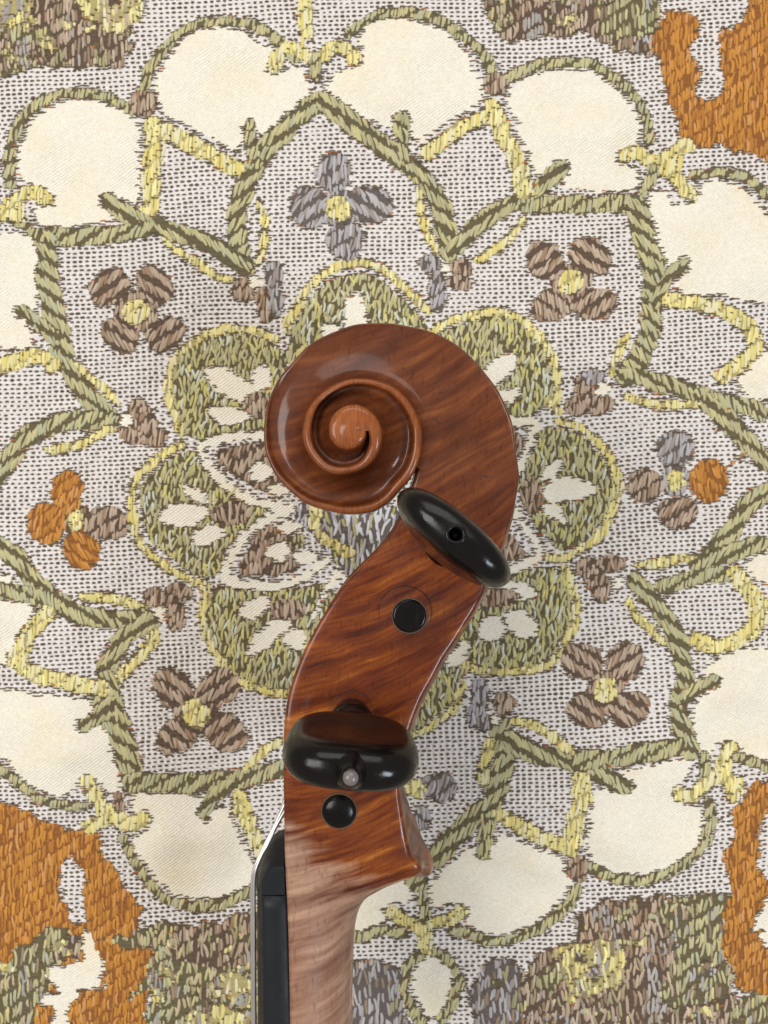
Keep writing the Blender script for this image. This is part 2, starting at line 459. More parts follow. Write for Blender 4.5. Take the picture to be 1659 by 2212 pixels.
YT = [
    ('A', 28, [(700, 1020), (760, 1070), (850, 1130), (930, 1185), (1005, 1192)]), ('A', 26, [(1100, 850), (1142, 930), (1132, 1060), (1105, 1125)]),
    ('B', 28, [(150, 780), (160, 900), (200, 1010), (235, 1075)]), ('B', 34, [(605, 925), (560, 1000), (490, 1060), (415, 1112)]),
    ('C', 28, [(310, 80), (400, 170), (500, 265)]), ('C', 38, [(460, 368), (350, 432), (240, 460), (185, 460)]),
    ('C', 38, [(325, 1105), (430, 1110), (520, 1130), (605, 1155)]), ('C', 42, [(652, 1255), (620, 1340), (550, 1420), (495, 1480)]),
    ('D', 30, [(995, 135), (1030, 30), (1065, -40)]), ('D', 36, [(1060, 225), (1180, 265), (1300, 277), (1375, 268)]),
    ('D', 36, [(1120, 975), (1210, 960), (1290, 942), (1365, 930)]), ('D', 32, [(1065, 1125), (1130, 1220), (1235, 1315)]),
    ('E', 34, [(1240, 255), (1130, 312), (1055, 385)]), ('F', 40, [(565, 178), (680, 202), (760, 262), (825, 312)]),
    ('F', 40, [(462, 255), (430, 340), (432, 450)]),
]
for tl, w, pts in YT:
    stroke('yellow', 'tendril', tl, pts, w * 1.25, taper=.5, tilt=8, chaos=.3)
# yellow fleurs between the lobes
FL = [
    ('A', 58, [[(1320, -20), (1310, 60), (1330, 120)], [(1180, 260), (1195, 190), (1270, 175), (1320, 220)], [(1530, 235), (1510, 185), (1440, 165), (1390, 215)]]),
    ('A', 62, [[(-40, 930), (10, 880), (70, 820), (140, 800), (175, 840)], [(0, 900), (60, 920)]]),
    ('B', 62, [[(1050, 650), (1080, 625), (1140, 645), (1210, 695), (1290, 610), (1330, 600)], [(1230, 700), (1290, 740), (1320, 800), (1345, 830)]]),
    ('E', 66, [[(355, 445), (395, 530), (460, 590), (550, 640), (615, 605)], [(360, 650), (420, 620), (470, 590)]]),
    ('F', 58, [[(30, 1010), (80, 1050), (150, 1075), (182, 1140), (188, 1185)], [(335, 1015), (290, 1045), (215, 1065)]]),
    ('F', 64, [[(1285, 490), (1350, 508), (1420, 440), (1480, 390), (1515, 295)], [(1545, 460), (1500, 430), (1470, 400)], [(1530, 500), (1545, 450)]]),
]
for tl, w, strokes in FL:
    sid = new_shape('yellow', 'fleur', tilt=5, chaos=.2)
    for pts in strokes:
        stroke(None, None, tl, pts, w, sid=sid)
stroke('olive', 'fleur_stem', 'A', [(1355, 215), (1362, 300)], 50, tilt=4)
stroke('olive', 'fleur_stem', 'F', [(175, 950), (175, 1045)], 46, tilt=4)
stroke('olive', 'fleur_stem', 'B', [(1180, 700), (1175, 780)], 50, tilt=4)
stroke('olive', 'fleur_stem', 'F', [(1400, 400), (1400, 330)], 46, tilt=4)
stroke('brown', 'fleur_stem', 'E', [(500, 510), (500, 560)], 50, tilt=4)
for tl, x, y, rx, ry in (('A', 605, 425, 62, 58), ('B', 492, 330, 58, 52), ('F', 850, 825, 52, 58)):
    oval('brown', 'knot', tl, x, y, rx, ry, tilt=2)

# ---- inner rosette: olive lobes edged in yellow, with cream leaves
ROS = [
    (('A', [(1235, 1420), (1290, 1290), (1370, 1190), (1440, 1130), (1530, 1108), (1620, 1130), (1680, 1165), (1755, 1230), (1860, 1330)]),
     ('A', [(1255, 1420), (1330, 1290), (1420, 1190), (1540, 1150), (1640, 1185), (1760, 1280), (1850, 1390), (1900, 1600), (1200, 1600)])),
    (('C', [(1190, -15), (1080, -70), (960, -72), (850, -30), (790, 10), (740, 70), (715, 170), (720, 270), (750, 340), (775, 395)]),
     ('C', [(760, 30), (850, -30), (1000, -60), (1150, -20), (1250, 60), (1250, 390), (1000, 400), (850, 415), (780, 400), (740, 300), (730, 150)])),
    (('C', [(775, 440), (680, 490), (590, 570), (550, 660), (548, 760), (580, 850), (640, 930), (720, 1000), (835, 1042)]),
     ('C', [(780, 470), (840, 470), (900, 560), (1050, 650), (1160, 720), (1080, 790), (1000, 850), (955, 960), (925, 1035), (830, 1020), (700, 930), (620, 830), (580, 700), (620, 570)])),
    (('C', [(872, 1060), (862, 1200), (890, 1320), (950, 1410), (1030, 1490), (1130, 1525), (1260, 1540)]),
     ('C', [(890, 1070), (1020, 1060), (1200, 1075), (1500, 1050), (1500, 1500), (1200, 1525), (1060, 1490), (940, 1390), (880, 1250)])),
    (('B', [(200, 1425), (280, 1372), (400, 1342), (520, 1332), (620, 1370), (680, 1430), (720, 1490), (752, 1560), (770, 1640), (742, 1725), (772, 1770)]),
     ('B', [(220, 1430), (400, 1360), (540, 1350), (640, 1400), (700, 1475), (740, 1590), (745, 1700), (690, 1780), (560, 1790), (400, 1700), (200, 1600)])),
    (('D', [(770, 338), (860, 362), (950, 430), (1010, 510), (1040, 620), (1012, 730), (960, 830), (880, 902), (800, 940), (700, 935)]),
     ('D', [(690, 370), (780, 360), (880, 410), (980, 510), (1020, 620), (990, 730), (930, 830), (820, 915), (720, 870), (650, 760), (590, 690), (600, 540), (670, 460)])),
    (('D', [(800, 980), (842, 1080), (842, 1190), (810, 1300), (740, 1400), (620, 1442), (480, 1442), (360, 1410)]),
     ('D', [(400, 990), (640, 1000), (790, 970), (828, 1100), (815, 1220), (770, 1320), (680, 1410), (500, 1430), (380, 1410), (300, 1500), (150, 1600), (120, 1500), (250, 1200)])),
]
for (ty, yp), (tf, fp) in ROS:
    poly('olive', 'rosette_lobe', tf, fp, chaos=.9, tilt=6)
    stroke('yellow', 'rosette_edge', ty, yp, 36, tilt=6, chaos=.4)
stroke('yellow', 'rosette_edge', 'F', [(100, 245), (220, 205), (310, 110), (345, 10)], 30, tilt=20, chaos=.3)
poly('olive', 'rosette_lobe', 'F', [(60, 250), (140, 120), (200, -20), (335, -30), (310, 80), (200, 180)], chaos=.9)
LEAF = [
    ('A', [(1490, 1400), (1500, 1310), (1530, 1255), (1570, 1310), (1590, 1420)]), ('A', [(1380, 1400), (1450, 1380), (1480, 1440), (1420, 1470)]),
    ('C', [(885, 115), (980, 125), (1085, 200), (1060, 245), (1000, 235), (930, 200)]), ('C', [(1080, 130), (1145, 95), (1160, 180), (1100, 205)]), ('C', [(895, 290), (1000, 278), (1065, 312), (1000, 345), (935, 342)]),
    ('C', [(775, 615), (860, 645), (900, 700), (800, 672)]), ('C', [(675, 755), (760, 708), (860, 718), (872, 760), (780, 802)]), ('C', [(820, 835), (900, 800), (960, 825), (850, 892)]),
    ('C', [(1030, 1150), (1165, 1105), (1135, 1180), (1055, 1205)]), ('C', [(1065, 1355), (1100, 1270), (1180, 1208), (1235, 1250), (1150, 1325)]), ('C', [(1230, 1260), (1310, 1265), (1300, 1340), (1235, 1325)]),
    ('D', [(430, 100), (565, 35), (565, 110), (480, 185)]), ('D', [(500, 222), (580, 188), (605, 222), (550, 262)]),
    ('D', [(690, 570), (795, 505), (775, 575), (720, 610)]), ('D', [(705, 645), (800, 588), (900, 618), (925, 642), (850, 675), (760, 692)]), ('D', [(670, 715), (760, 708), (805, 785), (730, 765)]),
    ('D', [(430, 1060), (560, 1045), (670, 1088), (540, 1132)]), ('D', [(535, 1178), (640, 1178), (668, 1285), (560, 1262)]), ('D', [(415, 1222), (500, 1198), (525, 1272), (440, 1305)]), ('D', [(330, 1308), (375, 1328), (345, 1405), (270, 1405)]),
]
for tl, pts in LEAF:
    g_ = np.mean(np.array(pts, float), 0)
    poly('satin', 'rosette_leaf', tl, [tuple(g_ + (np.array(p_) - g_) * 1.35) for p_ in pts], sm=1)
for tl, x, y, rx, ry in (('C', 1110, 265, 60, 60), ('C', 985, 742, 90, 55), ('C', 1240, 1165, 80, 50), ('D', 650, 665, 45, 80), ('D', 500, 1115, 90, 45)):
    oval('brown', 'leaf_stalk', tl, x, y, rx, ry, chaos=.5)
EYE = [
    ('C', [(905, 470), (1020, 440), (1200, 430), (1250, 600), (1200, 680), (1080, 625), (960, 565)], [[(1190, 395), (1000, 402), (900, 422), (845, 450), (900, 560), (970, 632), (1080, 692), (1250, 722)]], [(1120, 560, 58, 46), (1195, 640, 55, 32)]),
    ('C', [(1150, 785), (1080, 870), (1030, 960), (1020, 1025), (1150, 1015), (1290, 1000), (1270, 870), (1200, 800)], [[(1250, 722), (1110, 785), (1030, 870), (980, 960), (960, 1035), (1060, 1062), (1200, 1062), (1330, 1012), (1420, 945)]], [(1200, 912, 54, 50), (1240, 800, 58, 30), (1315, 932, 60, 32)]),
    ('D', [(480, 360), (570, 365), (630, 430), (590, 510), (480, 520)], [[(480, 330), (570, 330), (690, 345), (640, 425), (595, 540)]], []),
    ('D', [(480, 800), (540, 830), (600, 880), (645, 935), (560, 945), (480, 940)], [[(575, 740), (640, 830), (712, 920), (660, 962), (540, 995)]], []),
]
for tl, fp, ws, spots in EYE:
    poly('brown', 'rosette_eye', tl, fp, chaos=.6, tilt=10)
    for p in ws:
        stroke('satin', 'white_outline', tl, p, 46)
    for x, y, rx, ry in spots:
        oval('satin', 'cream_spot', tl, x, y, rx, ry)
stroke('satin', 'white_outline', 'C', [(1490, 985), (1420, 1050), (1380, 1130), (1345, 1210)], 36)
poly('grey', 'rosette_centre', 'C', [(1250, 715), (1400, 690), (1700, 690), (1800, 800), (1640, 960), (1520, 1040), (1440, 960), (1370, 860), (1290, 790)], chaos=1.0, pale=True)
oval('olive', 'centre_stitch_patch', 'C', 1275, 865, 32, 32)
poly('yellow', 'centre_stitch_patch', 'C', [(1360, 800), (1440, 860), (1500, 880), (1560, 920), (1500, 950), (1430, 910), (1350, 850)], chaos=1.0)
oval('yellow', 'centre_stitch_patch', 'C', 1350, 760, 34, 60, chaos=1.0)

# ---- flowers and knots
FLOW = [
    ('A', 570, 1335, 60, [('brown', 460, 1222, 88, 66, -.7, 28), ('brown', 658, 1215, 88, 66, .7, -28), ('brown', 498, 1440, 84, 64, .7, -28), ('brown', 700, 1432, 84, 64, -.7, 24)]),
    ('A', 1460, 880, 54, [('grey', 1440, 722, 72, 78, 0, 6), ('grey', 1335, 878, 84, 82, 0, 24), ('grey', 1590, 862, 92, 74, 0, -30), ('grey', 1490, 1020, 72, 76, 0, 4)]),
    ('B', 820, 1200, 56, [('brown', 712, 1110, 84, 70, .7, 28), ('brown', 908, 1092, 88, 70, .5, -30), ('brown', 738, 1305, 92, 60, -.4, -10), ('brown', 925, 1295, 92, 62, -.2, 20)]),
    ('C', 310, 775, 42, [('orange', 268, 655, 62, 86, .1, 12), ('orange', 175, 790, 78, 82, 0, 10), ('orange', 330, 902, 70, 86, -.3, -25), ('brown', 440, 788, 92, 66, 0, 10)]),
    ('D', 1285, 600, 42, [('grey', 1280, 460, 80, 72, 0, 10), ('brown', 1150, 622, 72, 62, 0, 8), ('brown', 1292, 745, 82, 66, 0, 22), ('orange', 1430, 600, 78, 86, 0, -8)]),
    ('E', 835, 145, 66, [('brown', 730, 35, 92, 70, .6, -24), ('brown', 935, 35, 92, 70, -.6, 24), ('brown', 755, 245, 90, 66, -.5, -24), ('brown', 965, 232, 92, 70, .5, 28)]),
    ('F', 970, 40, 56, [('brown', 860, -85, 84, 72, .5, -20), ('brown', 1055, -85, 84, 72, -.5, 22), ('brown', 888, 130, 82, 66, .3, -26), ('brown', 1068, 122, 84, 68, -.3, -30)]),
]
for tl, cx, cy, r, pets in FLOW:
    oval(pets[0][0] if pets[0][0] != 'orange' else 'brown', 'flower_ring', tl, cx, cy, r * 1.55, r * 1.55, tilt=3, chaos=.4)
    for k, x, y, rx, ry, rot, tilt in pets:
        oval(k, 'petal', tl, x, y, rx * 1.08, ry * 1.12, rot, tilt=tilt, chaos=.25)
    oval('yellow', 'flower_centre', tl, cx, cy, r, r, tilt=4)
oval('grey', 'petal', 'F', 240, 462, 78, 66, 0, tilt=16, chaos=.2)
oval('yellow', 'flower_centre', 'F', 135, 475, 42, 40)
oval('grey', 'petal', 'F', 165, 600, 36, 60, 0, tilt=-8, chaos=.2)
stroke('orange', 'tendril', 'D', [(1490, 545), (1600, 475)], 14)
KN = [
    ('A', [('brown', 1045, 1240, 52, 56), ('brown', 1140, 1305, 44, 80), ('grey', 1180, 1180, 40, 70), ('grey', 1190, 1290, 36, 60)], (1090, 1200, 28)),
    ('B', [('grey', 205, 1120, 46, 50), ('grey', 235, 1240, 42, 90), ('brown', 345, 1150, 46, 55), ('brown', 340, 1205, 52, 32)], (280, 1140, 26)),
    ('C', [('brown', 590, 300, 50, 55), ('brown', 560, 390, 62, 58), ('brown', 655, 405, 50, 52), ('brown', 620, 350, 50, 50)], (530, 340, 33)),
    ('C', [('brown', 650, 1110, 52, 46), ('brown', 755, 1090, 58, 40), ('brown', 745, 1190, 46, 66), ('brown', 720, 1150, 40, 50)], (670, 1178, 31)),
    ('D', [('brown', 890, 190, 50, 70), ('brown', 850, 275, 58, 46), ('brown', 955, 265, 60, 46), ('grey', 920, 150, 50, 40)], (962, 200, 36)),
    ('D', [('brown', 905, 985, 62, 46), ('brown', 1000, 965, 58, 40), ('brown', 950, 1070, 40, 66), ('brown', 930, 1030, 50, 40)], (1025, 1050, 31)),
    ('F', [('grey', 420, 60, 46, 70), ('grey', 400, 150, 40, 60), ('grey', 440, 180, 40, 36), ('brown', 530, 100, 48, 50)], (485, 170, 26)),
]
for tl, bl, (x, y, r) in KN:
    for k, bx, by, rx, ry in bl:
        oval(k, 'knot', tl, bx, by, rx, ry, tilt=6, chaos=.5)
    oval('satin', 'cream_spot', tl, x, y, r, r)

# the drawing is woven: outlines step from weft row to weft row and waver a little
_yy, _xx = np.mgrid[0:RH, 0:RW]
_rows = rng.normal(size=(RH // 4 + 2,)) * 1.5
_rowc = rng.normal(size=(RH // 4 + 2, RW // 60 + 2)) * 1.7
_sx = (_rows[_yy // 4] + _rowc[_yy // 4, _xx // 60] + 4.5 * smooth_noise((RH, RW), 38, 31)).round().astype(int)
_sy = (4.0 * smooth_noise((RH, RW), 34, 32) + 1.5 * smooth_noise((RH, RW), 9, 33)).round().astype(int)
LAB = LAB[np.clip(_yy + _sy, 0, RH - 1), np.clip(_xx + _sx, 0, RW - 1)]
del _yy, _xx, _sx, _sy

# ---- palette of the yarns
PAL = {
    'ground': lin(230, 223, 219), 'satin': lin(242, 234, 217),
    'olive': lin(190, 182, 138), 'yellow': lin(232, 219, 152), 'brown': lin(186, 162, 140),
    'grey': lin(182, 176, 178), 'orange': lin(200, 136, 52), 'dark': lin(92, 74, 54),
}
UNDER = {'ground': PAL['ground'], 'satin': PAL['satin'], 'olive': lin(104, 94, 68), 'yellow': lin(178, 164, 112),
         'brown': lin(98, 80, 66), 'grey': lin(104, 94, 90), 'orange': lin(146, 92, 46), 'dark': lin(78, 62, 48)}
# stitch layout: pitch, width, length, gap
LAY = {'olive': (6.8, 6.0, 28, 8), 'yellow': (6.8, 6.8, 34, 5), 'brown': (6.8, 6.0, 28, 7),
       'grey': (6.8, 6.0, 28, 7), 'orange': (6.0, 5.6, 22, 6), 'dark': (8, 4, 20, 14)}


# ---- surface of the cloth: slow waves, small creases, soft puff in the lobes
kinds = [s['kind'] for s in SHAPES]
is_satin = np.array([k == 'satin' for k in kinds])
is_lobe = np.array([bool(s.get('lobe')) for s in SHAPES])
is_emb = np.array([k not in ('satin', 'ground') for k in kinds])


def blur(a, r):
    for ax in (0, 1):
        for _ in range(2):
            c = np.cumsum(np.pad(a, [(r + 1, r) if i == ax else (0, 0) for i in (0, 1)], mode='edge'), axis=ax)
            a = (np.take(c, np.arange(2 * r + 1, c.shape[ax]), axis=ax) - np.take(c, np.arange(0, c.shape[ax] - 2 * r - 1), axis=ax)) / (2 * r + 1)
    return a


lobe_f = blur(is_lobe[LAB].astype(np.float32)[::3, ::3], 9)
lobe_f = np.repeat(np.repeat(lobe_f, 3, 0), 3, 1)[:RH, :RW]
emb_f = blur(is_emb[LAB].astype(np.float32)[::3, ::3], 3)
emb_f = np.repeat(np.repeat(emb_f, 3, 0), 3, 1)[:RH, :RW]
HT = (1.0 * smooth_noise((RH, RW), 620, 1) + 0.55 * smooth_noise((RH, RW), 260, 2)
      + 0.10 * smooth_noise((RH, RW), 95, 3) + lobe_f ** 2 * 0.55
      + lobe_f ** 2 * (1.5 * smooth_noise((RH, RW), 150, 4) + 0.75 * smooth_noise((RH, RW), 64, 5)) + 0.22 * emb_f)
HT = blur(HT.astype(np.float32)[::2, ::2], 3)
HT = (HT - HT.max()) * MM            # highest point of the cloth lies at z = 0


def height(x, y):
    fx = np.clip((x + MG) / 2, 0, HT.shape[1] - 2.001); fy = np.clip((y + MG) / 2, 0, HT.shape[0] - 2.001)
    xi = fx.astype(int); yi = fy.astype(int)
    ax = fx - xi; ay = fy - yi
    return (HT[yi, xi] * (1 - ax) + HT[yi, xi + 1] * ax) * (1 - ay) + (HT[yi + 1, xi] * (1 - ax) + HT[yi + 1, xi + 1] * ax) * ay


def lab_at(x, y):
    xi = np.clip((x + MG).astype(int), 0, RW - 1); yi = np.clip((y + MG).astype(int), 0, RH - 1)
    return LAB[yi, xi]


def wx(x):
    return (x - CW / 2) * CS


def wy(y):
    return (CH / 2 - y) * CS


# weave coordinates: threads run a little askew and waver, as in hand-pulled cloth
WN1 = smooth_noise((RH // 4 + 2, RW // 4 + 2), 60, 11) * 7
WN2 = smooth_noise((RH // 4 + 2, RW // 4 + 2), 50, 12) * 6


def warp(u, v):
    """weave lattice -> chart position"""
    x = u + 0.035 * (v - 1100) + 5 * np.sin(v / 210.0)
    y = v - 0.045 * (u - 830) + 4 * np.sin(u / 170.0 + 1)
    xi = np.clip(((x + MG) / 4).astype(int), 0, WN1.shape[1] - 1); yi = np.clip(((y + MG) / 4).astype(int), 0, WN1.shape[0] - 1)
    return x + WN1[yi, xi], y + WN2[yi, xi]


# ---- materials of the cloth
def fabric(name, bump_kind):
    n = NT(name)
    at = n.n('ShaderNodeVertexColor', layer_name='yarn')
    tc = n.n('ShaderNodeTexCoord')
    ob = tc.outputs['Object']
    f1 = n.noise(ob, 2600, 2, .6)
    f2 = n.noise(ob, 60, 3, .55)
    col = n.mix(n.math('MULTIPLY', n.math('SUBTRACT', f1, .35, True), .9, True), at.outputs['Color'], n.mix(1.0, at.outputs['Color'], (.62, .58, .52), 'MULTIPLY'))
    # faint yellowed patches, as old linen has
    col = n.mix(n.math('MULTIPLY', n.math('SUBTRACT', f2, .47, True), 3.6 if bump_kind == 'satin' else .8, True), col, n.mix(1.0, col, (.99, .945, .84), 'MULTIPLY'))
    n.l(col, n.b.inputs['Base Color'])
    n.b.inputs['Roughness'].default_value = .78
    n.b.inputs['Specular IOR Level'].default_value = .25
    n.b.inputs['Sheen Weight'].default_value = .12
    n.b.inputs['Sheen Roughness'].default_value = .4
    if bump_kind == 'satin':
        w = n.n('ShaderNodeTexWave', i_Scale=470.0, i_Distortion=2.2, i_Detail=2.0)
        n.l(n.mapping(ob, rot=(0, 0, .95)), w.inputs['Vector'])
        h = n.math('ADD', w.outputs['Fac'], f1)
        n.bump(h, .55, .00026)
    elif bump_kind == 'ground':
        uv = n.n('ShaderNodeUVMap', uv_map='weave')
        sp = n.n('ShaderNodeSeparateXYZ'); n.l(uv.outputs[0], sp.inputs[0])
        a = n.math('SINE', n.math('MULTIPLY', sp.outputs[0], 2 * math.pi))
        b = n.math('SINE', n.math('MULTIPLY', sp.outputs[1], 2 * math.pi))
        h = n.math('ADD', n.math('ADD', a, b), f1)
        n.bump(h, .5, .0002)
    else:
        w = n.noise(n.mapping(ob, scale=(9, 1.2, 5)), 900, 2, .6)
        n.bump(w, .6, .0003)
        n.b.inputs['Roughness'].default_value = .55
        n.b.inputs['Specular IOR Level'].default_value = .4
        n.b.inputs['Sheen Weight'].default_value = .2
    return n.m


M_ground = fabric('ground_weave', 'ground')
M_satin = fabric('cream_satin', 'satin')
M_yarn = fabric('embroidery_yarn', 'yarn')

# ---- base sheet, split into the open ground and each satin panel
STEP = 2.5
gx = np.arange(-MG + 2, CW + MG - 2, STEP)
gy = np.arange(-MG + 2, CH + MG - 2, STEP)
NX, NY = len(gx), len(gy)
GX, GY = np.meshgrid(gx, gy)
# combed edges: each weft row ends a little earlier or later
row = np.floor(GY / 5.0).astype(int) + 200
comb = rng.uniform(-1, 1, 2000)[row] * 2.0
lab_v = lab_at(GX + comb, GY)
under = np.array([UNDER[k] for k in kinds])
colv = under[lab_v].reshape(-1, 3)
colv = colv * (1 + 0.05 * rng.normal(size=(len(colv), 1)))
zz = height(GX, GY)
verts = np.stack([wx(GX), wy(GY), zz], -1).reshape(-1, 3)
uvs = np.stack([GX / 14.0, GY / 10.4], -1).reshape(-1, 2)
ii = np.arange(NX * NY).reshape(NY, NX)
quads = np.stack([ii[:-1, :-1], ii[1:, :-1], ii[1:, 1:], ii[:-1, 1:]], -1).reshape(-1, 4)
lab_f = lab_at((GX + comb)[:-1, :-1] + STEP / 2, GY[:-1, :-1] + STEP / 2).ravel()
sat_f = is_satin[lab_f]


def sub_mesh(name, q):
    used, inv = np.unique(q, return_inverse=True)
    return mesh_from_arrays(name, verts[used], inv.reshape(-1, 4), colv[used], uvs[used])


cloth = bpy.data.objects.new('tablecloth', None)
sc.collection.objects.link(cloth)
cloth['label'] = 'cream brocade tablecloth woven with olive, yellow, brown and orange floral medallion, lying under violin'
cloth['category'] = 'tablecloth'
link('ground_weave', sub_mesh('ground_weave', quads[~sat_f]), M_ground, cloth)
# sides and back of the sheet out beyond the picture
for nm, x0, x1, y0, y1 in (('cloth_margin', -1500, -MG + 3, -1400, CH + 1400), ('cloth_margin', CW + MG - 4, CW + 1500, -1400, CH + 1400),
                           ('cloth_margin', -MG + 3, CW + MG - 4, -1400, -MG + 3), ('cloth_margin', -MG + 3, CW + MG - 4, CH + MG - 4, CH + 1400)):
    z0 = float(HT.mean()) - .0006
    v = np.array([(wx(x0), wy(y0), z0), (wx(x0), wy(y1), z0), (wx(x1), wy(y1), z0), (wx(x1), wy(y0), z0)])
    me = mesh_from_arrays(nm, v, np.array([[0, 1, 2, 3]]), np.tile(np.array(lin(190, 178, 150)), (4, 1)), v[:, :2] * 60)
    link(nm, me, M_ground, cloth)
for sid in np.unique(lab_f[sat_f]):
    part = SHAPES[sid]['part']
    link(part, sub_mesh(part, quads[lab_f == sid]), M_satin, cloth)


# ---- yarn floats (every float is a small arched strip)
def floats_mesh(name, cx, cy, ln, wd, ang, hh, col):
    """ang measured from the +y (down) axis of the chart"""
    n = len(cx)
    s = np.array([-.5, -.28, 0.0, .28, .5]); zs = np.array([.05, .8, 1.0, .8, .05]); ws = np.array([.55, 1, 1, 1, .55])
    t = np.array([-.5, 0, .5]); tz = np.array([.25, 1.0, .25])
    dx, dy = np.sin(ang), np.cos(ang)
    S = (s[None, :, None] * ln[:, None, None])
    Tt = (t[None, None, :] * wd[:, None, None] * ws[None, :, None])
    bend = (rng.normal(size=n) * .06)[:, None, None] * ln[:, None, None] * (1 - (2 * s[None, :, None]) ** 2)
    Tt = Tt + bend
    X = cx[:, None, None] + S * dx[:, None, None] + Tt * dy[:, None, None]
    Y = cy[:, None, None] + S * dy[:, None, None] - Tt * dx[:, None, None]
    Z = height(X, Y) + (zs[None, :, None] * tz[None, None, :] * hh[:, None, None]) + .00003
    V = np.stack([wx(X), wy(Y), Z], -1).reshape(-1, 3)
    base = (np.arange(n) * 15)[:, None, None]
    q = []
    for a in range(4):
        for b in range(2):
            q.append([a * 3 + b, a * 3 + b + 1, a * 3 + b + 4, a * 3 + b + 3])
    Q = (base + np.array(q)[None]).reshape(-1, 4)
    C = np.repeat(col, 15, axis=0)
    return mesh_from_arrays(name, V, Q, C)


MIX = smooth_noise((RH, RW), 42, 21) * .8 + smooth_noise((RH, RW), 16, 22) * .5
for sid, s in enumerate(SHAPES):
    k = s['kind']
    if not is_emb[sid]:
        continue
    ys, xs = np.nonzero(LAB == sid)
    if len(xs) < 30:
        continue
    x0, x1, y0, y1 = xs.min() - MG, xs.max() - MG, ys.min() - MG, ys.max() - MG
    pitch, wd, L, gap = LAY[k]
    if k == 'olive' and s.get('chaos', 0) > .6:
        pitch, wd, L, gap = 5.8, 5.2, 20, 5
    tilt = math.radians(s.get('tilt', 0)); chaos = s.get('chaos', .2)
    H = (y1 - y0)
    cols = np.arange(x0 - 40, x1 + 40, pitch)
    per = L + gap
    slope = -math.copysign(0.62, s.get('tilt', 1) or 1)
    ks = np.arange(-2, int((H + 80) / per) + 3)
    CI, KI = np.meshgrid(np.arange(len(cols)), ks, indexing='ij')
    phase = (CI * slope * pitch) % per
    cx = cols[CI] + rng.normal(size=CI.shape) * (0.5 + chaos * 1.8)
    cy = y0 - 30 + KI * per + phase + rng.normal(size=CI.shape) * (1.0 + chaos * 6)
    cx, cy = cx.ravel(), cy.ravel()
    ang = -tilt + rng.normal(size=cx.shape) * (.05 + .22 * chaos)
    ln = L * (1 + rng.normal(size=cx.shape) * (.08 + .15 * chaos))
    # trim every float to the run inside its shape
    smp = np.linspace(-.5, .5, 13)
    PX = cx[:, None] + smp * ln[:, None] * np.sin(ang)[:, None]
    PY = cy[:, None] + smp * ln[:, None] * np.cos(ang)[:, None]
    ins = lab_at(PX, PY) == sid
    cnt = ins.sum(1)
    keep = (cnt >= 3) & (cx > -MG + 6) & (cx < CW + MG - 6) & (cy > -MG + 14) & (cy < CH + MG - 14)
    if keep.sum() == 0:
        continue
    first = ins.argmax(1); last = 12 - ins[:, ::-1].argmax(1)
    a = smp[first]; b = smp[last]
    mid = (a + b) / 2
    cx = cx + mid * ln * np.sin(ang); cy = cy + mid * ln * np.cos(ang)
    ln = (b - a) * ln + 3.5
    cx, cy, ln, ang = cx[keep], cy[keep], ln[keep], ang[keep]
    n = len(cx)
    w = wd * (1 + rng.normal(size=n) * .12)
    base = np.array(PAL[k])
    col = base[None] * (1 + rng.normal(size=(n, 1)) * .09)
    r = rng.random(n)
    if k == 'olive':
        if chaos > .6:
            col[r < .28] = np.array(lin(206, 196, 124)) * (1 + .1 * rng.normal(size=((r < .28).sum(), 1)))
            col[r > .86] = np.array(lin(212, 214, 196))
        else:
            col[r < .16] = np.array(lin(202, 192, 138))
            col[r > .88] = np.array(lin(184, 184, 152))
    elif k == 'yellow':
        col[r < .2] = np.array(lin(226, 208, 124))
        col[r > .82] = np.array(lin(232, 224, 182))
    elif k == 'brown':
        col[r < .2] = np.array(lin(160, 130, 104)); col[r > .85] = np.array(lin(198, 178, 156))
    elif k == 'grey':
        if s.get('pale'):
            col[r < .45] = np.array(lin(214, 214, 216)); col[r > .8] = np.array(lin(186, 176, 104))
        else:
            col[r < .25] = np.array(lin(160, 148, 140))
    elif k == 'orange':
        col[r < .25] = np.array(lin(182, 118, 44)); col[r > .85] = np.array(lin(210, 150, 84))
    if s['part'] in ('corner_field', 'corner_leaf', 'grey_leaf'):
        # pictorial corners: several yarns picked up in turn
        qx = np.clip((cx + MG).astype(int), 0, RW - 1); qy = np.clip((cy + MG).astype(int), 0, RH - 1)
        f = MIX[qy, qx] + .35 * rng.normal(size=n)
        for lo, hi, cc in ((.42, .66, (166, 158, 118)), (.66, .9, (196, 174, 146)), (.9, 9, (206, 192, 132)), (-.7, -.45, (150, 128, 106)), (-9, -.7, (172, 166, 160))):
            mm = (f > lo) & (f <= hi)
            col[mm] = np.array(lin(*cc)) * (1 + .1 * rng.normal(size=(mm.sum(), 1)))
        kp = rng.random(n) < .86
        cx, cy, ln, w, ang, col = cx[kp], cy[kp], ln[kp] * rng.uniform(.7, 1.1, kp.sum()), w[kp], ang[kp], col[kp]
        n = len(cx)
    elif k == 'orange':
        kp = rng.random(n) < .9
        cx, cy, ln, w, ang, col = cx[kp], cy[kp], ln[kp] * rng.uniform(.75, 1.25, kp.sum()), w[kp], ang[kp], col[kp]
        n = len(cx)
    hh = (.00026 + .00012 * rng.random(n))
    o = link(s['part'], floats_mesh(s['part'], cx, cy, ln, w, ang, hh, np.clip(col, 0, 1)), M_yarn, cloth)

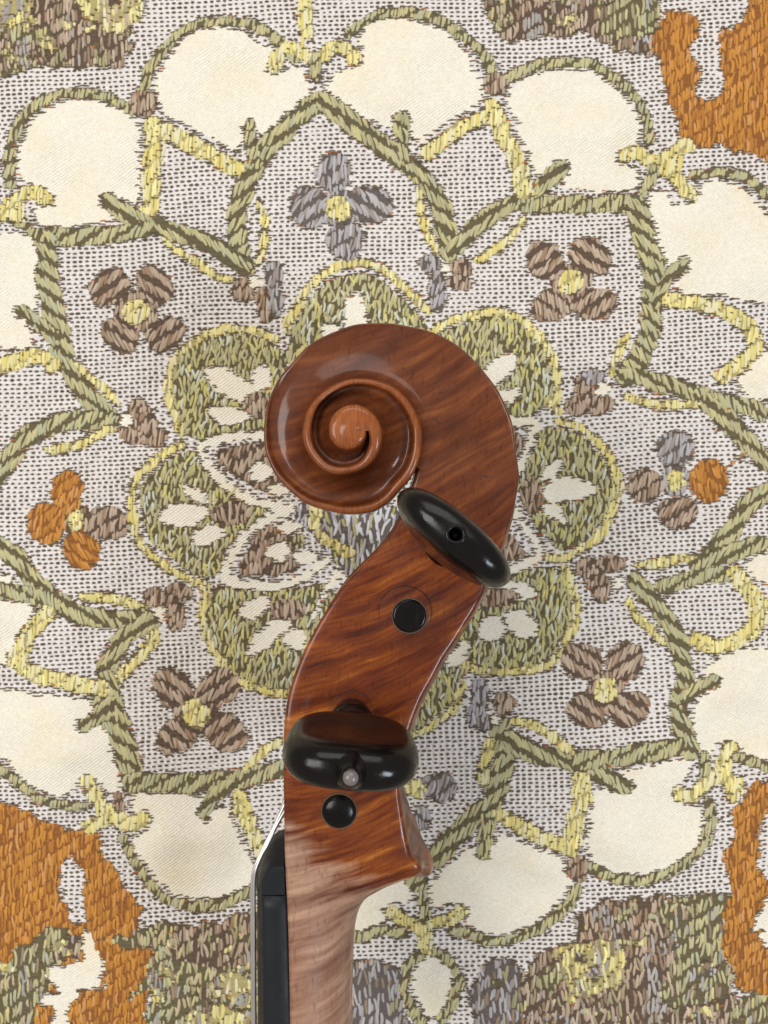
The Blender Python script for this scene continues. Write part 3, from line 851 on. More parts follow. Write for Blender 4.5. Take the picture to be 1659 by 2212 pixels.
# ---- dark weft specks of the open ground
uu, vv = np.meshgrid(np.arange(-260, CW + 260, 13.4), np.arange(-260, CH + 260, 9.4))
vv_i = np.arange(uu.shape[0])
uu = uu + (rng.uniform(-1.2, 1.2, uu.shape[0]))[:, None] + (vv_i % 2)[:, None] * 2.5
px, py = warp(uu, vv)
px = px.ravel() + rng.normal(size=px.size) * .5; py = py.ravel() + rng.normal(size=py.size) * .4
ok = (px > -MG + 8) & (px < CW + MG - 8) & (py > -MG + 8) & (py < CH + MG - 8)
px, py = px[ok], py[ok]
gl = np.array([k == 'ground' for k in kinds])
ok = gl[lab_at(px, py)] & gl[lab_at(px + 6, py)] & gl[lab_at(px - 6, py)]
px, py = px[ok], py[ok]
n = len(px)
ang8 = np.linspace(0, 2 * math.pi, 8, endpoint=False)
pk = MIX[np.clip((py + MG).astype(int), 0, RH - 1), np.clip((px + MG).astype(int), 0, RW - 1)]
rx = 4.7 * (1 + .12 * rng.normal(size=n) + .10 * pk); ry = 2.6 * (1 + .14 * rng.normal(size=n) + .14 * pk)
X = px[:, None] + rx[:, None] * np.cos(ang8); Y = py[:, None] + ry[:, None] * np.sin(ang8) - .04 * (X - px[:, None])
Z = height(X, Y) + .00005
V = np.stack([wx(X), wy(Y), Z], -1).reshape(-1, 3)
b8 = (np.arange(n) * 8)[:, None, None]
Q = (b8 + np.array([[0, 1, 2, 3][::-1], [0, 3, 4, 7][::-1], [4, 5, 6, 7][::-1]])[None]).reshape(-1, 4)
dc = np.array(lin(100, 85, 70))[None] * (1 + .16 * rng.normal(size=(n, 1)))
o = link('weft_specks', mesh_from_arrays('weft_specks', V, Q, np.repeat(np.clip(dc, 0, 1), 8, 0)), M_ground, cloth)
o['kind'] = 'stuff'

# binding dots crossing the yellow yarn in slanting rows
yl = np.array([k == 'yellow' for k in kinds])
iu, iv = np.meshgrid(np.arange(-260, CW + 260, 9.0), np.arange(-260, CH + 260, 10.0))
ci, cj = np.meshgrid(np.arange(iu.shape[1]), np.arange(iu.shape[0]))
sel = ((ci + cj * 1) % 4 == 0) & (rng.random(iu.shape) < .8)
px, py = warp(iu[sel], iv[sel])
ok = (px > -MG + 8) & (px < CW + MG - 8) & (py > -MG + 8) & (py < CH + MG - 8)
px, py = px[ok], py[ok]
ok = yl[lab_at(px, py)]
px, py = px[ok], py[ok]
n = len(px)
o = link('binding_dots', floats_mesh('binding_dots', px, py, rng.uniform(6, 10, n), rng.uniform(3.4, 4.6, n), np.full(n, math.pi / 2 - .25),
                                     np.full(n, .00050), np.array(lin(112, 96, 60))[None] * (1 + .15 * rng.normal(size=(n, 1)))), M_yarn, cloth)
o['kind'] = 'stuff'

# ---- dark binding threads along every edge of the pattern
bx, by = np.meshgrid(np.arange(-MG + 20, CW + MG - 20, 6.5), np.arange(-MG + 20, CH + MG - 20, 5.2))
bx = bx.ravel() + rng.normal(size=bx.size) * 1.6; by = by.ravel() + rng.normal(size=by.size) * .8
la, lb2, lc, ld = lab_at(bx - 4, by), lab_at(bx + 4, by), lab_at(bx, by - 4), lab_at(bx, by + 4)
edge = (la != lb2) | (lc != ld)
kid = np.array([{'ground': 0, 'satin': 1}.get(k, 2) for k in kinds])
edge &= (kid[la] != kid[lb2]) | (kid[lc] != kid[ld]) | (rng.random(len(bx)) < .45)
edge &= rng.random(len(bx)) < .66
bx, by = bx[edge], by[edge]
n = len(bx)
col = np.array(lin(96, 78, 56))[None] * (1 + .18 * rng.normal(size=(n, 1)))
ora = rng.random(n) < .035
col[ora] = np.array(lin(176, 104, 52))
o = link('binding_threads', floats_mesh('binding_threads', bx, by, rng.uniform(6, 18, n), rng.uniform(2.4, 3.6, n),
                                       np.full(n, math.pi / 2 + .045) + rng.normal(size=n) * .07, np.full(n, .00022), np.clip(col, 0, 1)), M_yarn, cloth)
o['kind'] = 'stuff'


# ------------------------------------------------------------------ VIOLIN
violin = bpy.data.objects.new('violin', None)
violin.location = (0, 0, 0)
sc.collection.objects.link(violin)
violin['label'] = 'violin head and neck of red-brown flamed maple with black pegs, lying on its side'
violin['category'] = 'violin'


def P(px, py, z):
    """photograph measurement at height z (mm above the middle plane) -> metres"""
    d = HC - ZM - z * MM
    return np.array([(px - 1224.0) / FPX * d, (1632.0 - py) / FPX * d, ZM + z * MM])


# ---- wood
def maple(name):
    n = NT(name)
    tc = n.n('ShaderNodeTexCoord')
    ob = tc.outputs['Object']
    sep = n.n('ShaderNodeSeparateXYZ'); n.l(ob, sep.inputs[0])
    y = sep.outputs[1]; x = sep.outputs[0]
    # flame: broad bands across the grain, slightly rising to the right, broken and wavy
    wob = n.noise(ob, 70, 2, .5)
    wv = n.n('ShaderNodeVectorMath', operation='ADD')
    cmb = n.n('ShaderNodeCombineXYZ')
    xx_ = n.math('ADD', x, .02)
    curve = n.math('ADD', n.math('MULTIPLY', x, .18), n.math('MULTIPLY', n.math('MULTIPLY', xx_, n.math('ABSOLUTE', xx_)), 6.0))
    n.l(n.math('SUBTRACT', n.math('MULTIPLY', n.math('SUBTRACT', wob, .5), .0035), curve), cmb.inputs[1])
    n.l(ob, wv.inputs[0]); n.l(cmb.outputs[0], wv.inputs[1])
    fl = n.noise(n.mapping(wv.outputs[0], rot=(0, 0, 0), scale=(44, 380, 44)), 1.0, 3.0, .6)
    fl2 = n.noise(n.mapping(wv.outputs[0], rot=(0, 0, -.05), scale=(90, 640, 90)), 1.0, 3.0, .65)
    grain = n.noise(n.mapping(ob, rot=(0, 0, .05), scale=(2600, 330, 900)), 1.0, 2.0, .6)
    fleck = n.noise(n.mapping(ob, rot=(0, 0, .12), scale=(1500, 480, 1500)), 1.0, 1.0, .5)
    mott = n.noise(ob, 55, 3, .6)
    flame = n.math('ADD', n.math('MULTIPLY', fl, .62), n.math('MULTIPLY', fl2, .40))
    # strength of figure: strong in pegbox, faint over the scroll
    fig = n.math('MULTIPLY', n.math('SUBTRACT', .006, y), 55, True)
    peg = n.ramp(flame, [(.37, lin(72, 27, 13)), (.48, lin(108, 47, 17)), (.57, lin(136, 68, 21)), (.69, lin(182, 112, 40))])
    scr = n.ramp(flame, [(.35, lin(78, 37, 19)), (.52, lin(104, 53, 26)), (.69, lin(134, 76, 39))])
    varn = n.mix(fig, scr, peg)
    varn = n.mix(n.math('MULTIPLY', n.math('SUBTRACT', mott, .5, True), 2.6, True), varn, lin(66, 28, 17))
    # bare, hand-rubbed neck
    bare = n.ramp(flame, [(.36, lin(122, 85, 68)), (.50, lin(151, 112, 91)), (.66, lin(184, 146, 122))])
    edge = n.math('ADD', n.math('MULTIPLY', x, -.62), n.math('MULTIPLY', n.math('SUBTRACT', fl, .5), .035))
    edge = n.math('ADD', edge, n.math('MULTIPLY', n.math('SUBTRACT', mott, .5), .028))
    m = n.math('MULTIPLY', n.math('SUBTRACT', n.math('SUBTRACT', edge, y), .0675), 130, True)
    col = n.mix(m, varn, bare)
    col = n.mix(n.math('MULTIPLY', n.math('SUBTRACT', grain, .48, True), 1.1, True), col, n.mix(1.0, col, (.62, .55, .5), 'MULTIPLY'))
    col = n.mix(n.math('MULTIPLY', n.math('SUBTRACT', fleck, .58, True), 3.2, True), col, n.mix(1.0, col, (.55, .45, .4), 'MULTIPLY'))
    # worn, rubbed-through edges where hands and cases touch (painted as a wear mask on the carved ridges)
    wear = n.n('ShaderNodeVertexColor', layer_name='yarn')
    wf = n.math('MULTIPLY', wear.outputs['Color'], n.math('ADD', .55, n.math('MULTIPLY', mott, .8)), True)
    col = n.mix(wf, col, n.mix(n.math('MULTIPLY', n.math('SUBTRACT', grain, .4, True), 2.5, True), lin(154, 86, 42), lin(112, 56, 27)))
    n.l(col, n.b.inputs['Base Color'])
    n.b.inputs['Roughness'].default_value = .40
    n.b.inputs['Specular IOR Level'].default_value = .16
    n.b.inputs['Coat Weight'].default_value = .42
    n.b.inputs['Coat Roughness'].default_value = .11
    hb = n.math('ADD', n.math('MULTIPLY', grain, .3), n.math('MULTIPLY', n.noise(ob, 220, 3, .6), 1.0))
    n.bump(hb, .42, .00035)
    return n.m


M_maple = maple('varnished_flamed_maple')


def simple(name, col, rough, metal=0.0, coat=0.0, vary=None, bump=0.0):
    n = NT(name)
    tc = n.n('ShaderNodeTexCoord')
    f = n.noise(tc.outputs['Object'], 160, 4, .6)
    n.l(n.mix(f, tuple(col), tuple(vary or col)), n.b.inputs['Base Color'])
    n.b.inputs['Roughness'].default_value = rough
    n.b.inputs['Metallic'].default_value = metal
    n.b.inputs['Coat Weight'].default_value = coat
    n.b.inputs['Coat Roughness'].default_value = .12
    if bump:
        n.bump(n.noise(tc.outputs['Object'], 420, 4, .6), bump, .0003)
    return n.m


M_ebony = simple('polished_ebony', (.004, .004, .004), .22, vary=(.009, .006, .005), bump=.14)
M_board = simple('fingerboard_ebony', (.008, .009, .011), .5, vary=(.013, .014, .017), bump=.1)
M_steel = simple('string_metal', (.86, .84, .81), .38, metal=1.0, vary=(.60, .58, .56))
M_pip = simple('dull_pip', (.22, .18, .17), .25, vary=(.12, .10, .10))
M_bush = simple('bushing_wood', lin(132, 64, 24), .5, vary=lin(114, 52, 20))
M_rim = simple('peg_hole_rim', lin(78, 60, 44), .6, vary=lin(100, 80, 60))


M_nick = simple('dark_nick', lin(52, 24, 14), .6, vary=lin(38, 18, 12))


def dull_patches(m, lo, hi, sc_=240):
    t = m.node_tree
    tc = t.nodes.new('ShaderNodeTexCoord'); nz = t.nodes.new('ShaderNodeTexNoise'); mr = t.nodes.new('ShaderNodeMapRange')
    nz.inputs['Scale'].default_value = sc_; nz.inputs['Detail'].default_value = 5; nz.inputs['Roughness'].default_value = .65
    mr.inputs['From Min'].default_value = .35; mr.inputs['From Max'].default_value = .68
    mr.inputs['To Min'].default_value = lo; mr.inputs['To Max'].default_value = hi
    t.links.new(tc.outputs['Object'], nz.inputs['Vector']); t.links.new(nz.outputs['Fac'], mr.inputs['Value'])
    t.links.new(mr.outputs[0], t.nodes['Principled BSDF'].inputs['Roughness'])


for m_ in (M_ebony, M_board):
    m_.node_tree.nodes['Principled BSDF'].inputs['Specular IOR Level'].default_value = .26
dull_patches(M_ebony, .10, .32)
dull_patches(M_board, .38, .6)
dull_patches(M_maple, .30, .55, 90)


def cr(xs, ys, x):
    """smooth (pchip-like) interpolation"""
    xs = np.asarray(xs, float); ys = np.asarray(ys, float); x = np.asarray(x, float)
    h = np.diff(xs); d = np.diff(ys) / h
    m = np.zeros_like(ys)
    m[1:-1] = np.where(d[:-1] * d[1:] > 0, 2 * d[:-1] * d[1:] / (d[:-1] + d[1:] + 1e-12), 0)
    m[0], m[-1] = d[0], d[-1]
    i = np.clip(np.searchsorted(xs, x) - 1, 0, len(h) - 1)
    t = np.clip((x - xs[i]) / h[i], 0, 1); hh = h[i]
    return ((1 + 2 * t) * (1 - t) ** 2 * ys[i] + t * (1 - t) ** 2 * hh * m[i] + t * t * (3 - 2 * t) * ys[i + 1] + t * t * (t - 1) * hh * m[i + 1])


# ---- scroll: a spiral ridge climbing to the eye; measured about the eye
CX, CY = 1127.0, 1373.0
OUT = [(1628, 1662), (1646, 1580), (1655, 1522), (1646, 1455), (1635, 1360), (1608, 1284), (1570, 1219), (1505, 1143), (1440, 1088), (1370, 1056), (1288, 1037), (1207, 1029), (1125, 1037), (1044, 1067), (979, 1105), (919, 1170), (870, 1240), (849, 1305), (841, 1387), (851, 1457), (876, 1512), (925, 1566), (984, 1609), (1060, 1631), (1125, 1639), (1180, 1631), (1234, 1604), (1277, 1560), (1318, 1508)]
th, rr = [], []
for ox, oy in OUT:
    a = math.degrees(math.atan2(CY - oy, ox - CX))
    if th:
        while a < th[-1]:
            a += 360
    th.append(a); rr.append(math.hypot(ox - CX, oy - CY))
th[0] = -30.0
for a, r in ((342, 225), (360, 215), (382, 203), (405, 189), (428, 175), (450, 165), (495, 156), (540, 161), (585, 158), (630, 134), (675, 106), (720, 88), (765, 82), (810, 82), (855, 81), (900, 78), (945, 70), (990, 58), (1035, 45), (1080, 40)):
    th.append(a); rr.append(r)
TH, RR = np.array(th), np.array(rr)


def Rr(t): return cr(TH, RR, t)
def RW_(t): return cr([-30, 90, 150, 180, 225, 270, 300, 330, 360, 405, 450, 495, 540, 585, 630, 675, 720, 1080], [9, 9, 10, 13, 20, 27, 30, 30, 27, 24, 19, 20, 27, 26, 27, 39, 43, 30], t)
def Hh(t): return cr([-30, 0, 45, 90, 135, 180, 225, 270, 315, 360, 450, 540, 630, 720, 810, 1080], [8.6, 8.3, 7.6, 7.0, 6.9, 7.2, 8.0, 9.2, 10.5, 11.4, 13.0, 14.4, 16.0, 17.5, 17.9, 17.6], t)
def LIP(t): return cr([-30, 120, 170, 230, 300, 360, 720], [0, 0, .3, 1.1, 1.8, 2.4, 2.6], t)


def sp(r, t, z):
    a = np.radians(t)
    return P(CX + r * math.cos(a), CY - r * math.sin(a), z)


def spiral_side(sgn):
    DT = 3.0
    ts = np.arange(-30, 720 + .1, DT)
    NF = 12
    V, C = [], []
    rows = []
    for t in ts:
        r0, rw, h, lip = float(Rr(t)), float(RW_(t)), float(Hh(t)), float(LIP(t))
        r1 = float(Rr(t + 360)); h1 = float(Hh(t + 360))
        ra = r0 - rw
        wall = min(16.0, max(1.0, (ra - r1) * .25))
        rb = r1 + wall
        if rb > ra - 1:
            rb = ra - 1
        z0 = h - lip
        zb = h + (h1 - h) * .20 - .25 * lip       # foot of the inner wall
        zb -= ((h1 - h) * .10 + .3) * float(np.clip((75 - t) / 90, 0, 1))
        st_ = float(np.clip((t + 30) / 40, 0, 1)) ; st_ = st_ * st_ * (3 - 2 * st_)
        zb = h + (zb - h) * st_
        prof = [(r0, h - .55, .6), (r0 - .12 * rw, h - .12, .8), (r0 - .4 * rw, h + .12 * st_, .8), (r0 - .75 * rw, h + .05 * st_, .7), (ra + .06 * rw, h - .25 * min(1, lip), .25)]
        for k in range(NF):
            u = (k + .5) / NF
            sag = 4 * u * (1 - u) * (.2 + .8 * min(1, lip)) * st_
            z = z0 + (zb - z0) * u ** 1.7 - sag
            prof.append((ra + (rb - ra) * u, z, 0.0))
        prof += [(r1 + wall * .5, zb + (h1 - .55 - zb) * .28, 0), (r1 + wall * .18, zb + (h1 - .55 - zb) * .66, .1)]
        prof.append((r1, h1 - .55, .6))
        w_on = float(np.clip((t - 215) / 60, 0, 1))
        row = []
        for r, z, wv in prof:
            p = sp(r, t, z)
            row.append(len(V)); V.append(p); C.append(wv * (w_on if wv != .6 else w_on))
        # colour of the inner ridge foot vertex belongs to the inner turn
        C[-1] = .6 * float(np.clip((t + 360 - 215) / 60, 0, 1))
        rows.append(row)
    Q = []
    for a, b in zip(rows[:-1], rows[1:]):
        for i in range(len(a) - 1):
            Q.append([a[i], a[i + 1], b[i + 1], b[i]])
    # outer wall down to the middle plane
    tw = np.arange(-30, 345 + .1, DT)
    wr = []
    for t in tw:
        r0, h = float(Rr(t)), float(Hh(t))
        top = sp(r0, t, h - .55)
        c = sp(0, t, h - .55)
        dirv = (top - c); dirv[2] = 0; dirv /= np.linalg.norm(dirv) + 1e-12
        col = []
        for z, off in ((h - .55, 0.0), (h - 1.5, .05), (h * .5, -.5), (h * .2, -.1), (0.0, .15)):
            p = top + dirv * off * MM
            p[2] = ZM + z * MM
            col.append(len(V)); V.append(p); C.append(.25)
        wr.append(col)
    for a, b in zip(wr[:-1], wr[1:]):
        for i in range(4):
            Q.append([a[i + 1], a[i], b[i], b[i + 1]])
    # eye
    te = np.arange(720, 1080 + .1, DT)
    er = []
    fr = [1.0, .9414, .8046, .6335, .5407, .5, .4,   .3, .15, 0.0]
    rz = [-.55, -.12, .12, .05, -.25, 0, 0, 0, 0, 0]
    for t in te:
        r0 = float(Rr(t)); h = float(Hh(t))
        col = []
        for k, f in enumerate(fr):
            z = h - .55 if k == 0 else h + .1 + .3 * max(0, 1 - (r0 * f / 46) ** 2) - (.22 if k == 1 else 0)
            bl = float(np.clip((t - 720) / 50, 0, 1))
            if k < 5:
                z = (h + rz[k]) * (1 - bl) + z * bl
            if f == 0:
                z = 18.1
            col.append(len(V)); V.append(sp(r0 * f, t, z)); C.append(.8 + .15 * bl)
        er.append(col)
    for a, b in zip(er[:-1], er[1:]):
        for i in range(len(fr) - 1):
            Q.append([a[i], a[i + 1], b[i + 1], b[i]])
    V = np.array(V)
    # little irregularities of hand carving
    V[:, :2] += .00004 * np.sin(V[:, [1, 0]] * 900)
    Q = np.array(Q)
    if sgn < 0:
        V = V.copy(); V[:, 2] = 2 * ZM - V[:, 2]
        Q = Q[:, ::-1]
    return V, Q, np.array(C)


VV, QQ, CC = [], [], []
NICKS = []
off = 0
for sgn in (1, -1):
    v, q, c = spiral_side(sgn)
    VV.append(v); QQ.append(q + off); CC.append(c); off += len(v)
VV = np.vstack(VV); QQ = np.vstack(QQ); CC = np.concatenate(CC)
me = mesh_from_arrays('scroll', VV, QQ, np.repeat(CC[:, None], 3, 1))
import bmesh


def weld(me, dist=2e-5, recalc=True):
    bm = bmesh.new(); bm.from_mesh(me)
    bmesh.ops.remove_doubles(bm, verts=bm.verts, dist=dist)
    bmesh.ops.dissolve_degenerate(bm, edges=bm.edges, dist=1e-7)
    if recalc:
        bmesh.ops.recalc_face_normals(bm, faces=bm.faces)
    for f in bm.faces:
        f.smooth = True
    bm.to_mesh(me); bm.free()


weld(me, recalc=False)
scroll = link('scroll', me, M_maple, violin)
bpy.context.view_layer.update()
# old knocks in the varnish
for nx_, ny_, ln_, an_ in ((1441, 1262, 2.3, -.5), (1333, 1086, .9, 1.2), (1456, 1146, 1.0, .3), (1640, 1488, 1.3, -.1), (1612, 1706, 1.6, .15), (1216, 1120, .5, .9)):
    o_ = P(nx_, ny_, 40)
    hit, loc, nor, _ = scroll.ray_cast(tuple(o_), (0, 0, -1))
    if not hit:
        continue
    q8 = np.linspace(0, 2 * math.pi, 8, endpoint=False)
    ex, ey = np.cos(q8) * ln_ * .5, np.sin(q8) * .14 * (1 + .4 * np.cos(3 * q8))
    Vn = np.stack([loc[0] + (ex * math.cos(an_) - ey * math.sin(an_)) * MM, loc[1] + (ex * math.sin(an_) + ey * math.cos(an_)) * MM, np.full(8, loc[2] + .00004)], -1)
    NICKS.append(Vn)

for Vn in NICKS:
    link('nick', mesh_from_arrays('nick', Vn, np.array([[0, 1, 2, 3], [0, 3, 4, 7], [4, 5, 6, 7]])), M_nick, scroll)

# ---- pegbox and neck, lofted over measured stations: front edge, cheek's back edge, spine, half width, roundness, trench
ST = [
    (1338, 1450, 1640, 1610, 4, -2, 8.35, 0, 0),     (1330, 1492, 1628, 1662, 4, 0, 8.6, 0, 0), (1288, 1622, 1612, 1715, 4, 2, 8.7, 0, .02), (1234, 1719, 1583, 1798, 4, 2, 9.0, 0, .35), (1180, 1779, 1549, 1877, 4, 2, 9.3, 0, .55),
    (1125, 1833, 1521, 1936, 4, 2, 9.6, 0, .65), (1082, 1882, 1484, 1996, 4, 2, 9.8, 0, .68), (1039, 1947, 1451, 2050, 4, 2, 10.1, 0, .7), (1001, 2012, 1418, 2099, 4, 2, 10.3, 0, .7),
    (968, 2077, 1386, 2159, 4, 2, 10.5, 0, .7), (941, 2143, 1353, 2218, 4, 2, 10.7, 0, .7), (919, 2213, 1329, 2273, 4, 2, 10.9, 0, .7), (908, 2278, 1310, 2327, 4, 2, 11.1, 0, .7),
    (903, 2360, 1292, 2395, 4, 0, 11.3, 0, .7), (903, 2440, 1278, 2460, 6, 0, 11.4, 0, .7), (903, 2500, 1275, 2516, 14, 4, 11.5, 0, .65), (904, 2560, 1281, 2570, 24, 8, 11.6, 0, .6),
    (905, 2620, 1290, 2628, 38, 10, 11.7, 0, .5), (906, 2680, 1301, 2684, 54, 8, 11.8, .03, .3), (907, 2730, 1314, 2730, 66, 8, 11.9, .03, 0), (908, 2760, 1336, 2752, 47, 12, 12.0, .04, 0),
    (909, 2778, 1344, 2767, 31, 20, 12.0, .08, 0), (909, 2788, 1328, 2774, 24, 19, 12.0, .15, 0), (910, 2797, 1296, 2777, 14, 11, 12.0, .25, 0), (911, 2812, 1248, 2783, 8, 3, 12.0, .48, 0), (913, 2838, 1204, 2802, 4, 3, 12.0, .76, 0),
    (915, 2870, 1168, 2836, 2, 3, 12.0, .95, 0), (917, 2922, 1143, 2892, 0, 2, 12.0, 1, 0), (919, 2982, 1131, 2958, 0, 0, 12.1, 1, 0), (921, 3080, 1126, 3064, 0, 0, 12.2, 1, 0),
    (923, 3180, 1123, 3170, 0, 0, 12.4, 1, 0), (924, 3264, 1122, 3260, 0, 0, 12.5, 1, 0), (927, 3420, 1122, 3420, 0, 0, 12.7, 1, 0), (932, 3700, 1122, 3700, 0, 0, 13.0, 1, 0)]
ST = np.array(ST, float)
s0 = np.arange(len(ST))
ss = np.linspace(0, len(ST) - 1, (len(ST) - 1) * 4 + 1)
STF = np.stack([cr(s0, ST[:, k], ss) for k in range(ST.shape[1])], 1)


def section(st):
    fx, fy, bx, by, sx, sy, w, rnd, tr = st
    rnd = float(np.clip(rnd, 0, 1)); tr = max(0.0, float(tr))
    F = P(fx, fy, w); Bq = P(bx, by, w * (1 - rnd)); S = P(bx + sx, by + sy, 0.0)
    f2, b2, s2 = F[:2], Bq[:2], S[:2]
    pts = []
    N = 26
    # profile A (box with softened edges, fluted back); profile B (half round)
    A = []
    bev = .045
    A.append((0.0, .955)); A.append((.012, .985)); A.append((.035, 1.0))
    for u in np.linspace(.08, .93, 12):
        A.append((u, 1.0))
    A += [(.965, .998), (.988, .975), (1.0, .93)]
    for q, v in ((.05, .84), (.16, .66), (.42, .46), (.72, .28), (.9, .12), (1.0, 0.0)):
        A.append((1.0 + q, v))
    A = np.array(A)
    n = len(A)
    ph = np.linspace(0, math.pi / 2, n)
    Bp = np.stack([np.sin(ph) ** .92, np.cos(ph) ** .86], 1)
    Bp[0] = (0, .985)
    out = []
    for k in range(n):
        ua, za = A[k]
        pa = f2 + (b2 - f2) * min(ua, 1.0) + (s2 - b2) * max(0, ua - 1)
        ub, zb = Bp[k]
        pb = f2 + (s2 - f2) * ub
        p2 = pa * (1 - rnd) + pb * rnd
        z = (za * (1 - rnd) + zb * rnd) * w
        out.append((p2[0], p2[1], z * MM))
    # front face and string trench
    d = (s2 - f2)
    fr = [(0.0, .58), (tr * .5, .54), (tr * .98, .50), (tr, .44), (tr, 0.0)]
    front = [(*(f2 + d * u), v * w * MM) for u, v in fr]
    half = front[::-1] + out                        # from trench centre over the cheek to the spine
    near = half
    far = [(x, y, -z) for x, y, z in half[::-1][1:-1]]
    loop = near + far
    return np.array(loop) + np.array([0, 0, ZM])


LOOPS = np.array([section(s) for s in STF])
NS, NL = LOOPS.shape[:2]


def loft_part(name, i0, i1, cap0=False, cap1=False, wear_fn=None):
    lp = LOOPS[i0:i1 + 1]
    ns = len(lp)
    V = lp.reshape(-1, 3)
    idx = np.arange(ns * NL).reshape(ns, NL)
    nx = np.roll(idx, -1, 1)
    Q = np.stack([idx[:-1], nx[:-1], nx[1:], idx[1:]], -1).reshape(-1, 4)
    C = np.zeros((len(V), 3))
    me = mesh_from_arrays(name, V, Q, C)
    bm = bmesh.new(); bm.from_mesh(me)
    bm.verts.ensure_lookup_table()
    for flag, r in ((cap0, idx[0]), (cap1, idx[-1])):
        if flag:
            bm.faces.new([bm.verts[int(i)] for i in r])
    bmesh.ops.recalc_face_normals(bm, faces=bm.faces)
    for f in bm.faces:
        f.smooth = len(f.verts) == 4
    bm.to_mesh(me); bm.free()
    return me


# normals of the whole loft, so that the two pieces read as one block of wood
full = loft_part('whole', 0, NS - 1)
FN = np.empty(NS * NL * 3, dtype=np.float32); full.vertex_normals.foreach_get('vector', FN)
FN = FN.reshape(NS, NL, 3)
SPL = 4 * 27
for nm, a, b, c0, c1 in (('pegbox', 0, SPL, True, False), ('neck', SPL, NS - 1, False, True)):
    me = loft_part(nm, a, b, c0, c1)
    nn = FN[a:b + 1].reshape(-1, 3)
    me.normals_split_custom_set_from_vertices([tuple(x) for x in nn])
    link(nm, me, M_maple, violin)
bpy.data.meshes.remove(full)


# ---- turned pieces
def frame_from(axis, up):
    a = np.array(axis, float); a /= np.linalg.norm(a)
    u = np.array(up, float); u = u - a * np.dot(a, u); u /= np.linalg.norm(u)
    return a, u, np.cross(a, u)


def lathe(prof, base, axis, seg=40, up=(1, 0.01, 0)):
    a, u, v = frame_from(axis, up)
    V, Q = [], []
    for r, h in prof:
        for k in range(seg):
            t = 2 * math.pi * k / seg
            V.append(base + a * h * MM + (u * math.cos(t) + v * math.sin(t)) * max(r, 1e-3) * MM)
    for i in range(len(prof) - 1):
        for k in range(seg):
            k2 = (k + 1) % seg
            Q.append([i * seg + k, i * seg + k2, (i + 1) * seg + k2, (i + 1) * seg + k])
    return np.array(V), np.array(Q)


def finish(name, V, Q, mat, parent):
    me = mesh_from_arrays(name, V, Q)
    weld(me, 1e-6)
    return link(name, me, mat, parent)


